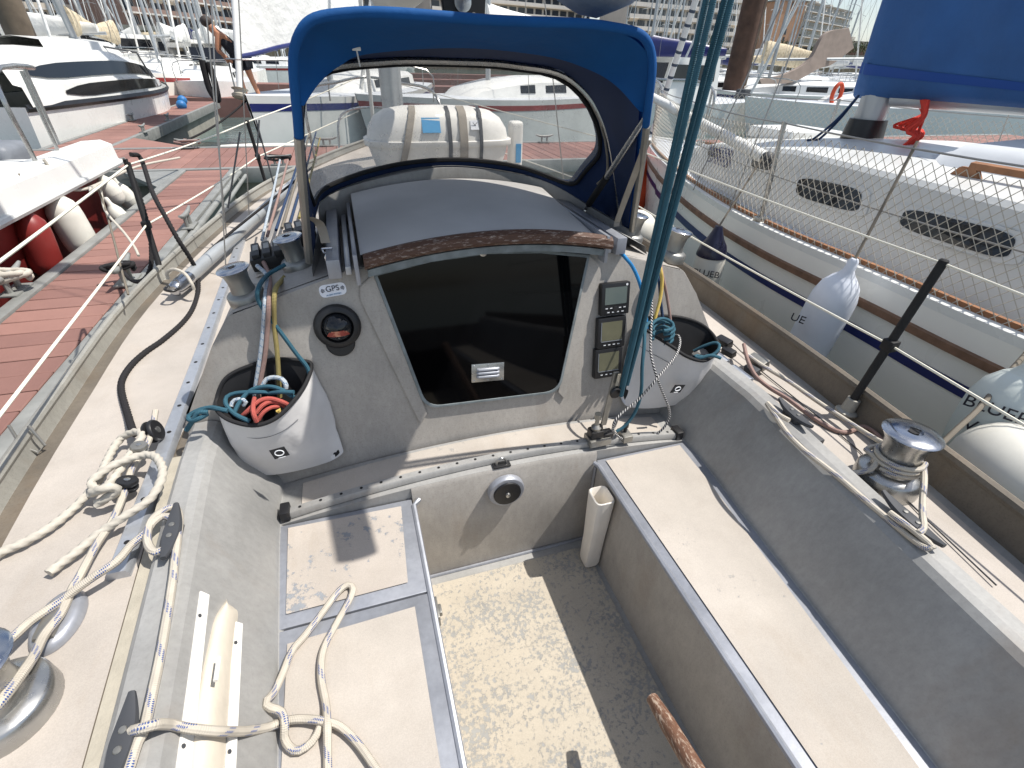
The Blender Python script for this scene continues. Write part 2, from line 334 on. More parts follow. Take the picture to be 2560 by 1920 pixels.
# ================================================================ our boat
def itp(t, y):
    for (a, va), (b, vb) in zip(t, t[1:]):
        if y <= b: return va+(vb-va)*max(0, (y-a))/(b-a)
    return t[-1][1]
def sitp(t):                                       # smooth table
    P = spl([(a, b, 0) for a, b in t], 10); T = [(p.x, p.y) for p in P]
    return lambda y: itp(T, y)
WL = -.25
hbL = sitp([(-1.7, .95), (.3, 1.2), (1.0, 1.29), (1.6, 1.325), (2.3, 1.33), (3.2, 1.22), (4.3, .98), (5.4, .5), (6.2, .04)])
hbR = sitp([(-1.7, .72), (.3, 1.06), (.75, 1.13), (1.24, 1.19), (1.9, 1.235), (2.6, 1.23), (3.5, 1.08), (4.4, .84), (5.4, .45), (6.2, .04)])
def zd(y, s): return (.60 if s < 0 else .58)+.14*max(0, (y-1.5)/4.7)**1.5
def hb(y, s): return (hbL if s < 0 else hbR)(y)
boat = thing('sailboat', 'bare aluminium sailing boat with cream deck panels, seen from its own cockpit', 'sailboat', (0, 0, WL))
YS = [-1.7+.16*i for i in range(50)]; YS = [y for y in YS if y < 6.2]+[6.2]
g = G()
rows = []
for y in YS:
    r = []
    for s in (-1, 1):
        b, z = hb(y, s), zd(y, s)
        q = [(s*b, y, z+(.04 if s < 0 else .09)), (s*b*.985, y, z-.15), (s*b*.93, y, .1), (s*b*.82, y, -.2), (s*b*.5, y, -.5), (0, y, -.62)]
        r += q if s < 0 else q[::-1][1:]
    rows.append([V(p) for p in r])
g.rings(rows, False, False); part('hull', g, 'alu_side', boat)
# decks
def nar(y, s): return .092*min(1.7, max(0, (.97-y)/.85))**.85 if s > 0 else .045*min(2, max(0, (1.1-y)/.65))-.018
def cabx(y): return .93 if y < 1.4 else max(.02, .93-.05*(y-1.4)-.33*max(0, (y-3.0)/1.3)**2) if y < 4.35 else .02
for s in (-1, 1):
    nm = 'side_deck'
    g = G(); rows = []; rp = []
    for y in YS:
        z = zd(y, s); i0 = (.90-nar(y, s) if y < 1.35 else cabx(y)-.02); i0 = min(i0, hb(y, s)-.03); b = hb(y, s)-.012
        rows.append([V((s*(i0+(b-i0)*t), y, z)) for t in (0, .5, 1)])
        mi, mo = .025, (.045 if s < 0 else .035)
        if b-mo > i0+mi+.02: rp.append([V((s*(i0+mi+(b-mo-i0-mi)*t), y, z+.004)) for t in (0, .5, 1)])
    g.rings(rows, False, False); d_ = part(nm, g, 'alu_dirty' if s < 0 else 'alu_side', boat)
    g = G(); g.rings(rp, False, False); part('deck_paint', g, 'paint_deck', d_)
    # bulwark with a rolled top rail
    g = G(); rows = []
    for y in YS:
        z = zd(y, s); b = hb(y, s); H_ = .045 if s < 0 else .095
        rows.append([V((s*(b-.014), y, z-.005)), V((s*(b-.004), y, z+H_*.5)), V((s*(b-.002), y, z+H_)), V((s*(b+.012), y, z+H_+.01)), V((s*(b+.03), y, z+H_)), V((s*(b+.02), y, z-.1))])
    g.rings(rows, False, False); bw = part('bulwark', g, 'alu_dirty' if s > 0 else 'alu_rail', boat)
    g = G(); g.tube([V((s*(hb(y, s)+.004), y, zd(y, s)+(.05 if s < 0 else .10))) for y in YS], .013 if s < 0 else .016, 8); part('toe_rail', g, 'alu_rail' if s < 0 else 'alu_dirty', bw)
    # coaming: seat back, flat cap, outer foot
    g = G(); prof = [(.675, .392), (.685, .402), (.69, .425), (.798, .636), (.812, .65), (.83, .656), (.868, .654), (.878, .646), (.884, .59)]
    ys = [-1.7, -1, -.4, -.1, .1, .3, .5, .7, .9, 1.0, 1.15, 1.262, 1.33]
    rows = [[V((s*(x-nar(y, s)), y if z < .5 else min(y, 1.31), z)) for x, z in prof] for y in ys]
    g.rings(rows, False, False); co = part('coaming', g, 'alu_side', boat, smooth=16)
    g = G()
    g.rings([[V((s*(x-nar(y, s)), y, z)) for x, z in ((.886, .585), (.886, .628 if s < 0 else .612), (.91, .628 if s < 0 else .612), (.912, .585))] for y in [-1.5+.1*i for i in range(28)]], True, True)
    part('webbing_strip' if s < 0 else 'sealing_strip', g, 'webbing' if s < 0 else 'alu_dirty', co)
# cockpit: seats, well, sole
SL, SR, WLx, WRx, WF = -.69, .672, -.315, .32, 1.078
g = G()
g.box((WRx+.003, -1.7, .30), (SR+.03, WF+.008, .40), .003); g.box((SL-.03, -1.7, .30), (WLx-.003, .752, .40), .003); g.box((SL-.03, .757, .30), (WLx-.003, WF+.008, .40), .003)
seat = part('cockpit_seat', g, 'alu_edge', boat)
def panel(nm, pts, m, par, n=1):
    g = G(); g.bm.faces.new([g.bm.verts.new(V(p)) for p in pts]); return part(nm, g, m, par, smooth=0)
panel('seat_paint', [(-.664, .792, .404), (-.366, .795, .404), (-.352, 1.062, .404), (-.676, 1.07, .404)], 'paint_seat_front', seat)
panel('seat_paint', [(-.61, -1.6, .404), (-.352, -1.6, .404), (-.358, .722, .404), (-.656, .714, .404)], 'paint_seat', seat)
panel('seat_paint', [(.362, -1.6, .404), (.50, -1.6, .404), (.552, .1, .404), (.598, .5, .404), (.640, .9, .404), (.650, 1.072, .404), (.352, 1.072, .404)], 'paint_seat', seat)
g = G(); g.tube([(WLx, -1.7, .397), (WLx, WF-.02, .397), (WLx+.02, WF, .399)], .0085, 8); part('well_lip', g, 'alu_edge', seat)
g = G(); g.tube([(WRx, -1.7, .397), (WRx, WF-.02, .397), (WRx-.01, WF, .399)], .0085, 8); part('well_lip', g, 'alu_edge', seat)
def zc(x): return .40+.052*(1-(x/.70)**2)
g = G(); NX = 24; xs = [SL-.02+(SR-SL+.04)*i/NX for i in range(NX+1)]
xw = [WLx+(WRx-WLx)*i/16 for i in range(17)]
g.rings([[V((x, WF, 0)) for x in xw], [V((x, WF, .2)) for x in xw], [V((x, WF+.004, zc(x)-.012)) for x in xw], [V((x, WF+.012, zc(x))) for x in xw]], False, False)
part('well_front_wall', g, 'alu_bulkhead', boat, recalc=True)
g = G(); g.sheet([[V((WLx, y, 0)), V((WLx, y, .395))] for y in (-1.7, WF)]); g.sheet([[V((WRx, y, .395)), V((WRx, y, 0))] for y in (-1.7, WF)]); g.sheet([[V((WLx, -1.7, 0)), V((WRx, -1.7, 0))], [V((WLx, -1.7, .4)), V((WRx, -1.7, .4))]])
part('well_side_wall', g, 'alu_bulkhead', boat)
g = G(); g.tube([(WLx+.01, WF-.006, .003), (WRx-.01, WF-.006, .003)], .006, 6); g.tube([(WRx-.005, WF-.005, 0), (WRx-.005, WF-.005, .38)], .005, 6); part('weld_bead', g, 'alu_edge', boat)
g = G(); g.sheet([[V((WLx, y, 0)), V((WRx, y, 0))] for y in (-1.7, WF)]); sole = part('cockpit_sole', g, 'alu_side', boat)
g = G(); g.sheet([[V((WLx+.004, y, .004)), V((WRx-.02, y, .004))] for y in (-1.65, WF-.042)]); part('sole_paint', g, 'paint_sole', sole)
# deep bulk under the cockpit so that no light leaks
g = G(); g.box((-.9, -1.75, -.02), (.9, -1.70, .6)); part('cockpit_end_wall', g, 'alu_side', boat)
# bridge deck between well and bulkhead
g = G(); g.rings([[V((x, WF+.012, .36)) for x in xs]]+[[V((x, y, zc(x))) for x in xs] for y in (WF+.0125, 1.13, 1.2, 1.262)], False, False); br = part('bridge_deck', g, 'alu_side', boat)
g = G(); g.rings([[V((x, y+.01*(1-(x/.6)**2), zc(x)+.004)) for x in [-.64+1.27*i/NX for i in range(NX+1)]] for y in (1.148, 1.2, 1.238)], False, False); part('bridge_paint', g, 'paint_seat', br)
# traveller track
def arc(x, y, dz=0): return V((x, y+.012*(1-(x/.66)**2), zc(x)+dz))
tx = [-.672+1.325*i/40 for i in range(41)]
g = G(); g.rings([[arc(x, 1.100, .003), arc(x, 1.100, .018), arc(x, 1.104, .024), arc(x, 1.126, .024), arc(x, 1.130, .018), arc(x, 1.130, .003)] for x in tx], True, True)
trk = part('traveller_track', g, 'alu_side', boat)
for i in range(22):
    x = -.64+1.26*i/21; g = G(); c = arc(x, 1.116, .0243); g.lathe(c, (0, 0, 1), [(.0045, 0), (.0045, .001)], 8); part('screw_hole', g, 'black_matt', trk)
for x in (-.682, .662):
    g = G(); g.box((x-.014, 1.092, zc(.66)), (x+.014, 1.14, zc(.66)+.036), .006); part('end_cap', g, 'black_plastic', trk)
for x, w2 in ((.333, .04), (.44, .018)):
    g = G(); c = arc(x, 1.116, .036); g.box((x-w2, 1.090, c.z-.02), (x+w2, 1.146, c.z+.008), .004); car = part('traveller_car', g, 'stainless_dull', trk)
    if w2 > .03:
        g = G(); g.box((x-.036, 1.098, c.z+.008), (x+.012, 1.138, c.z+.04), .008); g.box((x+.01, 1.1, c.z-.006), (x+.052, 1.135, c.z+.02), .005); part('sheave_block', g, 'black_plastic', car)
        g = G(); g.lathe((x-.012, 1.118, c.z+.03), (0, 0, 1), [(.016, 0), (.018, .02), (.008, .03), (.007, .05), (.012, .055), (.012, .075)], 12); part('swivel', g, 'stainless_dull', car)
    else:
        g = G(); g.lathe((x, 1.12, c.z), (0, 0, 1), [(.006, 0), (.006, .028), (.009, .03), (.009, .042)], 10); part('plunger', g, 'black_plastic', car)
p = arc(-.02, 1.088, 0); g = G(); g.box((p.x-.03, p.y-.014, p.z), (p.x+.03, p.y+.012, p.z+.008), .004); eye = part('pad_eye', g, 'black_plastic', boat)
g = G(); g.tube([p+V((.017*math.cos(a), 0, .008+.024*math.sin(a))) for a in [math.pi*i/10 for i in range(11)]], .0035, 8); part('eye_bow', g, 'steel', eye)
# round filler cap on the well wall
c = V((-.012, WF-.001, .368)); g = G(); g.lathe(c, (0, -1, 0), [(.062, 0), (.062, .016), (.058, .021), (.048, .022)], 40); fc = part('filler_cap', g, 'alu_edge', boat)
g = G(); g.lathe(c+V((0, -.0225, 0)), (0, -1, 0), [(.047, 0), (.046, .006), (.02, .008), (.001, .008)], 32); part('cap_disc', g, 'black_plastic', fc)
g = G(); g.lathe(c+V((0, -.0305, 0)), (0, -1, 0), [(.009, 0), (.008, .006), (.001, .007)], 16); part('cap_screw', g, 'steel', fc)
# moulded white socket in the corner of the well
def sock(z, sx, sy, cx, cy):
    pts = []
    for k in range(24):
        a = 2*math.pi*k/24; ca, sa = math.cos(a), math.sin(a); n_ = (abs(ca)**5+abs(sa)**5)**(-1/5)
        pts.append(V((cx+sx*ca*n_, cy+sy*sa*n_, z)))
    return pts
g = G(); lv = [(.372, .034, .040, .282, .955), (.33, .033, .039, .282, .956), (.25, .031, .037, .283, .958), (.16, .029, .033, .284, .96), (.09, .030, .031, .285, .963), (.03, .030, .03, .286, .965), (.012, .026, .027, .287, .966)]
g.rings([sock(*l) for l in lv], True, False); g.rings([sock(.372, .034, .040, .282, .955), sock(.375, .031, .037, .282, .955), sock(.372, .029, .035, .282, .955), sock(.25, .026, .032, .283, .958), sock(.1, .024, .027, .285, .96), sock(.098, .002, .002, .285, .96)], True, False)
part('handle_socket', g, 'pvc_socket', boat, 'white moulded plastic socket in the well corner')
# latch on the locker edge
g = G(); p = PZ(1093, 1520, .385); g.box((WLx+.003, p.y-.03, .35), (WLx+.014, p.y+.03, .392), .003); g.box((WLx+.012, p.y-.012, .362), (WLx+.022, p.y+.014, .38), .003); part('locker_latch', g, 'stainless_dull', boat)
# tiller
a, b = PZ(1630, 1745, .30), PZ(1760, 1960, .36); dr = (b-a).normalized(); n_ = 14
tp = [a+dr*(.9*i/n_) for i in range(n_+1)]
g = G(); g.tube(tp, .02, 14, rad=[.0145, .019]+[.0195+.0006*i for i in range(n_-1)]); part('tiller', g, 'wood_tiller', boat, 'weathered brown wooden tiller end')

# ---------------------------------------------------------------- cabin trunk
g = G(); rows = []
CY = [1.36+.1*i for i in range(30)]
for y in CY:
    t = (y-1.36)/2.9; k = 1-.30*t**1.8; drop = .16*max(0, (t-.55)/.45)**2
    pr = [(cabx(y), zd(y, -1)-.02), (.915*k if y > 3 else cabx(y)-.012, .66), (.79*k, .86), (.735*k, .93), (.70*k, .952), (.55*k, .995), (.42*k, 1.02), (.2*k, 1.045), (0, 1.052)]
    pr = [(x, max(z-drop*(z-.6)/.4, zd(y, -1)-.02)) for x, z in pr]
    rows.append([V((-x, yy, z)) for x, z in pr for yy in [max(y, yb(z)+.004)]]+[V((x, yy, z)) for x, z in pr[::-1][1:] for yy in [max(y, yb(z)+.004)]])
g.rings(rows, False, False); cab = part('cabin_trunk', g, 'alu_bulkhead', boat)
for s in (-1, 1):
    g = G(); rows = []
    for y in [1.62+.1*i for i in range(16)]:
        k = 1-.30*((y-1.36)/2.9)**1.8; rows.append([V((s*x*k, y, .952+(.70-x)/.28*.068+.005-.16*max(0, ((y-1.36)/2.9-.55)/.45)**2)) for x in (.69, .6, .52)])
    g.rings(rows, False, False); part('cabin_paint', g, 'paint_deck', cab)
# bulkhead plate
def B(x, z, off=0): return V((x, yb(z)-off, z))
out = [(-.70, .38), (-.92, .56), (-.915, .65), (-.795, .86), (-.735, .942), (-.72, .952), (-.42, 1.03), (-.40, 1.045), (.40, 1.045), (.42, 1.03), (.72, .952), (.735, .942), (.795, .86), (.915, .65), (.92, .56), (.70, .38)]
g = G(); g.prism([B(x, z) for x, z in out], (0, .03, 0), .003); blk = part('bulkhead', g, 'alu_bulkhead', boat)
# companionway: guides, seal, dark board
guide = lambda s: [(s*.335, 1.035), (s*.385, .995), (s*.39, .96), (s*.268, .55), (s*.26, .535), (s*.235, .565)]
for s in (-1, 1):
    g = G(); g.prism([B(x+.012, z, .0095) for x, z in guide(s)], (0, .0085, 0), .002); part('board_guide', g, 'alu_bulkhead', blk)
def rounded(poly, rr, n=6):
    o = []; P = [V((x, z, 0)) for x, z in poly]; m = len(P)
    for i, p in enumerate(P):
        a, b = (P[i-1]-p), (P[(i+1) % m]-p); r = rr[i]
        if r == 0: o.append((p.x, p.y)); continue
        q0, q1 = p+a.normalized()*r, p+b.normalized()*r
        for k in range(n+1): t = k/n; w_ = q0*(1-t)**2+p*2*t*(1-t)+q1*t*t; o.append((w_.x, w_.y))
    return o
cw = [(-.335, 1.035), (-.17, 1.062), (.012, 1.072), (.19, 1.062), (.36, 1.035), (.255, .565), (-.232, .585)]
s_out = rounded(cw, [0, 0, 0, 0, 0, .05, .05]); sc2 = lambda k: rounded([(.012+(x-.012)*k, .81+(z-.81)*k) for x, z in cw], [0, 0, 0, 0, 0, .05, .05])
s_in = sc2(.955)
g = G(); A = [B(x, z, .003) for x, z in s_out]; Bq = [B(x, z, .0155) for x, z in sc2(.985)]; Cq = [B(x, z, .0165) for x, z in s_in]; D = [B(x, z, .006) for x, z in s_in]
g.rings([A, Bq, Cq, D], True, False); part('rubber_seal', g, 'rubber_seal', blk)
g = G(); g.prism([B(x, z, .013) for x, z in sc2(.962)], (0, .008, 0)); wb = part('washboard', g, 'plexi', boat, 'dark tinted companionway board', smooth=0)
p = PB(1207, 630, .013); g = G(); g.lathe(p, BN, [(.013, 0), (.013, .005), (.0105, .007), (.001, .007)], 24); lk = part('lock', g, 'steel', wb)
g = G(); g.obox(p+BN*.0075, (BX, BN, BU), (.0012, .0006, .005)); part('keyhole', g, 'black_matt', lk)
p = (PB(1172, 912, .013)+PB(1265, 948, .013))/2; rx = (PB(1265, 905, .013)-PB(1172, 912, .013)).normalized(); ru = BN.cross(rx)*-1; ru = ru if ru.z > 0 else -ru
g = G(); g.obox(p+BN*.0015, (rx, ru, BN), (.056, .032, .0015), .001); vt = part('vent_grille', g, 'steel', wb)
for k in (-1, 0, 1):
    g = G(); q = p+ru*(k*.0125)+BN*.003; g.tube([q-rx*.036, q-rx*.033+BN*.004, q+rx*.033+BN*.004, q+rx*.036], .0055, 8); part('louvre', g, 'alu_edge', vt)
for a in (-1, 0, 1):
    for b in (-1, 1):
        g = G(); g.lathe(p+rx*a*.048+ru*b*.026+BN*.003, BN, [(.0028, 0), (.002, .0015), (.0005, .002)], 8); part('screw', g, 'chrome', vt)
# compass
p = PB(844, 815); g = G(); g.lathe(p, BN, [(.066, 0), (.067, .006), (.064, .014), (.056, .02), (.046, .02), (.042, .012)], 40); cp = part('compass', g, 'black_plastic', boat)
g = G(); g.lathe(p-BU*.05, BN, [(.042, 0), (.042, .008), (.038, .012), (.001, .012)], 28); part('compass_foot', g, 'black_plastic', cp)
g = G(); g.lathe(p+BN*.008, BN, [(.043, 0), (.041, .012), (.034, .024), (.02, .034), (.001, .037)], 28); part('compass_dome', g, 'dark_glass', cp)
for rr, zz, h, mm in ((.0335, -.012, .02, 'compass_card'),):
    g = G(); ring = []
    for i in range(13):
        a = math.radians(-60+120*i/12); q = p+BN*(.0115+.034*math.cos(a)*.98)+BX*(.036*math.sin(a)); ring.append([q+BU*(zz-.008)+BN*.002, q+BU*(zz+.008)+BN*.002])
    g.rings(ring, False, False); part('compass_card', g, mm, cp)
    g = G()
    for x in (-.022, 0, .022):
        g.tube([p+BX*x*.6+BN*.04*(1-abs(x)*8)+BU*.004, p+BX*x+BN*.043*(1-abs(x)*9)-BU*.014, p+BX*x*.7+BN*.036*(1-abs(x)*8)-BU*.028], .0009, 5)
    part('lubber_line', g, 'ink_white', cp)
# three instrument displays
def text(body, size, loc, ax, up, m, par, name='lettering', ext=.0004, align='CENTER', shear=0):
    cu = bpy.data.curves.new('t', 'FONT'); cu.body = body; cu.size = size; cu.align_x = align; cu.align_y = 'CENTER'; cu.extrude = ext; cu.shear = shear
    o = bpy.data.objects.new('t', cu); C.objects.link(o)
    dg = bpy.context.evaluated_depsgraph_get(); me = bpy.data.meshes.new_from_object(o.evaluated_get(dg)); bpy.data.objects.remove(o)
    X = V(ax).normalized(); U = (V(up)-X*V(up).dot(X)).normalized(); Zv = X.cross(U); R = Matrix((X, U, Zv)).transposed()
    for v in me.vertices: v.co = R @ v.co+V(loc)
    me.materials.clear(); return part(name, me, m, par)
for i, (q4, scr) in enumerate([(((1497, 702), (1567, 707), (1557, 785), (1492, 780)), 'lcd'), (((1490, 789), (1555, 792), (1547, 862), (1483, 866)), 'lcd_olive'), (((1483, 870), (1546, 868), (1540, 932), (1476, 938)), 'lcd_olive')]):
    P4 = [PB(x, y) for x, y in q4]; c = sum(P4, V())/4; c.x += .003; c += BN*.0
    g = G(); g.obox(c+BN*.013, (BX, BU, BN), (.054, .056, .013), .006); ins = part('instrument_display', g, 'black_plastic', boat)
    f = c+BN*.0262
    hs = .029 if i == 0 else .034
    g = G(); g.obox(f+BU*(.012 if i == 0 else .007), (BX, BU, BN), (.041 if i == 0 else .039, hs, .0006)); part('screen', g, scr, ins)
    if i:
        g = G(); g.obox(f+BU*(.007-hs-.002), (BX, BU, BN), (.04, .0014, .001)); g.obox(f+BU*.007-BX*.041, (BX, BU, BN), (.0012, hs, .001)); part('bezel', g, 'grey_plastic', ins)
    nb = 4
    for k in range(nb):
        x = -.027+.018*k
        g = G(); g.obox(f+BX*x-BU*(.042 if i else .044), (BX, BU, BN), (.006, .003, .0012), .0008); part('button', g, 'dark_grey', ins)
        g = G(); g.obox(f+BX*x-BU*(.042 if i else .044)+BN*.0014, (BX, BU, BN), (.004, .0013, .0002)); part('button_mark', g, 'ink_white', ins)
    if i == 0:
        for x in (-.034, -.017, .017, .034):
            g = G(); g.obox(f+BX*x-BU*.030, (BX, BU, BN), (.006, .003, .0012), .0008); part('button', g, 'dark_grey', ins)
            g = G(); g.obox(f+BX*x-BU*.030+BN*.0014, (BX, BU, BN), (.004, .0012, .0002)); part('button_mark', g, 'ink_white', ins)
        g = G(); g.lathe(f-BU*.035, BN, [(.011, 0), (.0105, .002), (.001, .0022)], 18); part('dial_pad', g, 'black_matt', ins)
        g = G(); g.lathe(f+BU*.047+BX*.04, BN, [(.004, 0), (.004, .0006), (.001, .0007)], 14); part('brand_dot', g, 'ink_white', ins)
# GPS sticker
p = PB(832, 725, .0008); rx = (PB(866, 719, 0)-PB(798, 731, 0)).normalized(); ru = rx.cross(BN); ru = ru if ru.z > 0 else -ru
g = G(); g.prism([p+rx*x+ru*z for x, z in rounded([(-.037, -.018), (.037, -.018), (.037, .018), (-.037, .018)], [.016]*4)], -BN*.0006); stk = part('alarm_sticker', g, 'paint_gps', boat, 'white GPS alarm system sticker')
text('GPS', .0225, p+BN*.0012+ru*.004, rx, ru, 'ink', stk); text('ALARM SYSTEM', .006, p+BN*.0012-ru*.0125, rx, ru, 'ink_blue', stk)
for s in (-1, 1):
    for r_ in (.008, .0115, .015):
        g = G(); c = p+rx*s*.0165+ru*.002+BN*.001; g.tube([c+rx*s*r_*math.cos(a)+ru*r_*math.sin(a)*.55 for a in [math.radians(-42+12*i) for i in range(8)]], .0008, 5); part('sticker_arc', g, 'ink', stk)
# sliding hatch
def hz(x, y): return 1.082+.042*(1-(x/.37)**2)+.085*(y-1.38)
g = G(); hx = [-.365+.745*i/20 for i in range(21)]; hx = [x+.007 for x in hx]; hy = [1.385, 1.5, 1.65, 1.8, 1.93]
g.rings([[V((hx[0], y, hz(hx[0], y)-.05))]+[V((x, y, hz(x, y))) for x in hx]+[V((hx[-1], y, hz(hx[-1], y)-.05))] for y in hy], False, False)
ht = part('sliding_hatch', g, 'hatch_paint_lit', boat)
# worn wooden beam on the aft edge of the hatch
g = G(); rows = []
for i in range(25):
    x = -.352+.765*i/24; zt = 1.088+.046*(1-((x-.03)/.40)**2); y = 1.355
    rows.append([V((x, y+.022, zt-.012)), V((x, y+.018, zt)), V((x, y, zt+.003)), V((x, y-.014, zt-.006)), V((x, y-.018, zt-.026)), V((x, y-.010, zt-.036)), V((x, y+.02, zt-.038))])
g.rings(rows, True, True); part('hatch_beam', g, 'wood_worn', ht, 'worn dark wooden beam on the hatch edge')
g = G(); rows = []
for i in range(25):
    x = -.345+.75*i/24; zt = 1.046+.046*(1-((x-.03)/.40)**2); rows.append([V((x, 1.352, zt)), V((x, 1.352, zt-.02)), V((x, 1.40, zt-.02)), V((x, 1.40, zt))])
g.rings(rows, True, True); part('hatch_lip', g, 'rubber_seal', ht)
for s in (-1, 1):
    cx = .012
    g = G(); g.box((cx+s*.385-.006, 1.345, 1.012), (cx+s*.385+.006, 1.95, 1.10), .003); g.box((cx+s*.41-.03*s-.006, 1.33, .98), (cx+s*.40+.03, 1.37, 1.03), .004) if 0 else None
    r1 = part('hatch_rail', g, 'alu_edge', boat)
    g = G(); g.box((cx+s*.408-.008, 1.372, 1.035), (cx+s*.408+.008, 1.95, 1.06), .003); part('rail_guide', g, 'alu_track', r1)
    g = G(); g.box((cx+s*.445-.018, 1.362, 1.03), (cx+s*.445+.018, 1.95, 1.085), .004); part('rail_channel', g, 'alu_edge', r1)
    if s > 0:
        g = G(); rows = [[V((x, y, z)) for x, z in ((.475, 1.085), (.55, 1.045), (.64, 1.0), (.65, .97))] for y in (1.5, 1.7, 1.9, 2.0)]
        g.rings(rows, False, False); part('hood_base_plate', g, 'alu_side', r1)
# raised arched hood base in front of the hatch
base_pts = [(-.50, 1.50, 1.02), (-.475, 1.75, 1.07), (-.455, 1.93, 1.115), (-.30, 2.0, 1.155), (0, 2.04, 1.19), (.28, 2.02, 1.165), (.43, 1.95, 1.13), (.55, 1.80, 1.065), (.655, 1.66, 1.01)]
bp = spl(base_pts, 6)
g = G(); g.rings([[q+V((0, 0, .012)), q+V((0, -.03, .006)), q+V((0, -.045, -.05)), q+V((0, -.04, -.15)), q+V((0, .03, -.15)), q+V((0, .02, .01))] for q in bp], True, True); part('hatch_garage', g, 'alu_side', boat)
g = G(); g.rings([[V((x, y, 1.0)) , V((x, y, hz(0, 1.9)+.02-.1*abs(x/.46)**2))] for x, y in [(-.45+.9*i/10, 2.03) for i in range(11)]], False, False); part('garage_wall', g, 'alu_side', boat)
# ---------------------------------------------------------------- deck gear
def winch(o, ax, r, h, name='winch', cap=1.0, par=None):
    o = V(o); ax = V(ax).normalized(); g = G()
    g.lathe(o, ax, [(r*1.0, 0), (r*1.02, h*.04), (r*1.0, h*.26), (r*.93, h*.30), (r*.66, h*.34), (r*.6, h*.5), (r*.6, h*.66), (r*.66, h*.84), (r*.8, h*.93), (r*.82, h*.96)], 36)
    wn = part('winch', g, 'winch_drum' if r < .06 else 'steel', boat)
    g = G(); g.lathe(o+ax*h*.965, ax, [(r*.86*cap, 0), (r*.88*cap, h*.02), (r*.82*cap, h*.045), (r*.5, h*.07), (r*.26, h*.075), (r*.24, h*.04), (r*.001, h*.04)], 36); part('winch_cap', g, 'chrome', wn)
    g = G(); g.lathe(o+ax*h*1.015, ax, [(r*.16, 0), (r*.16, h*.02), (r*.001, h*.02)], 8); part('handle_socket_hole', g, 'black_matt', wn)
    return wn
def shz(x): return .952+(.70-abs(x))/.28*.068
for (x, y), s in (((-.685, 1.455), -1), ((-.545, 1.60), -1), ((.69, 1.70), 1), ((.755, 1.50), 1)):
    z = shz(x) if abs(x) < .7 else .945
    winch((x, y, z-.004), (s*.16, -.06, 1), .050, .104 if s < 0 else .112)
winch((.955, .60, .582), (.0, .02, 1), .079, .185)
winch((-1.05, .60, .602), (-.0, .02, 1), .078, .15)
# rope clutches (banks of three jammers) on the port cabin top
for (px, py, z, m3) in ((672, 645, .995, 'black_plastic'), (752, 590, 1.02, 'black_plastic')):
    p = PZ(px, py, z); g = G(); g.obox(p, ((1, .12, .14), (-.12, 1, 0), (-.14, 0, 1)), (.052, .05, .02), .006); cl = part('rope_clutch', g, m3, boat)
    for k in (-1, 0, 1):
        g = G(); g.obox(p+V((k*.033, 0, .026+k*.005)), ((1, .12, .14), (-.12, 1, .1), (-.14, 0, 1)), (.0125, .048, .012), .005); lv = part('clutch_lever', g, m3, cl)
        g = G(); g.obox(p+V((k*.033, .006, .039+k*.005)), ((1, .12, .14), (-.12, 1, .1), (-.14, 0, 1)), (.008, .02, .001)); part('lever_plate', g, 'stainless_dull', lv)
# horn cleats
def cleat(a, b, w_=.019, up=(0, 0, 1)):
    a, b = V(a), V(b); c = (a+b)/2; dx = (b-a); L = dx.length/2; dx.normalize(); up = V(up); sd_ = dx.cross(up).normalized(); up = sd_.cross(dx)
    g = G(); rows = []
    for i in range(17):
        t = -1+2*i/16; wd = w_*(1-.72*abs(t)**1.6); zc_ = .016+.010*abs(t)**2.2; th = .011*(1-.45*abs(t))
        q = c+dx*L*t+up*zc_
        rows.append([q+sd_*wd*ca+up*th*sa for ca, sa in ((1, 0), (.8, .75), (0, 1), (-.8, .75), (-1, 0), (-.75, -.8), (0, -1), (.75, -.8))])
    g.rings(rows, True, True); g.obox(c+up*.006, (dx, sd_, up), (L*.42, w_*.8, .010), .003)
    cl = part('horn_cleat', g, 'dark_grey', boat)
    for t in (-.2, .2):
        g = G(); g.lathe(c+dx*L*t+up*.0265, up, [(.006, 0), (.005, .0015), (.001, .002)], 10); part('screw', g, 'stainless_dull', cl)
cleat((-.848, .955, .655), (-.838, .80, .655)); cleat((-.818, .53, .655), (-.812, .39, .655))
cleat((.846, .92, .655), (.832, .775, .655)); cleat((.800, .52, .655), (.782, .355, .655))
# perforated sheet track on the port side deck, track car and turning blocks
def tline(t): return V((-.955-.05*t+.0, .84+2.3*t, zd(.84+2.3*t, -1)+.004))
g = G(); rows = []
for i in range(24):
    q = tline(i/23); rows.append([q+V((-.022, 0, 0)), q+V((-.022, 0, .014)), q+V((-.016, 0, .022)), q+V((.016, 0, .022)), q+V((.022, 0, .014)), q+V((.022, 0, 0))])
g.rings(rows, True, True); tr_ = part('sheet_track', g, 'alu_track', boat)
for i in range(16):
    q = tline((i+.6)/23*1.35); g = G(); g.lathe(q+V((0, 0, .0222)), (0, 0, 1), [(.006, 0), (.006, .0006), (.001, .0007)], 10); part('track_hole', g, 'black_matt', tr_)
def block(p, m='black_plastic', r=.032, ax=(1, 0, .3)):
    g = G(); ax = V(ax).normalized(); g.lathe(V(p)-ax*.014, ax, [(r*.9, 0), (r, .004), (r, .009), (r*.75, .011), (r*.75, .017), (r, .019), (r, .024), (r*.9, .028)], 20); bl = part('sheet_block', g, m, boat)
    g = G(); g.lathe(V(p)-ax*.016, ax, [(r*.3, 0), (r*.3, .032), (.001, .033)], 10); part('block_pin', g, 'steel', bl)
block((-.99, 1.30, .655)); block((-1.0, 1.22, .66), 'stainless_dull', .02, (.2, 0, 1)); block((-1.0, 1.10, .645), 'black_plastic', .024, (.3, .2, 1))
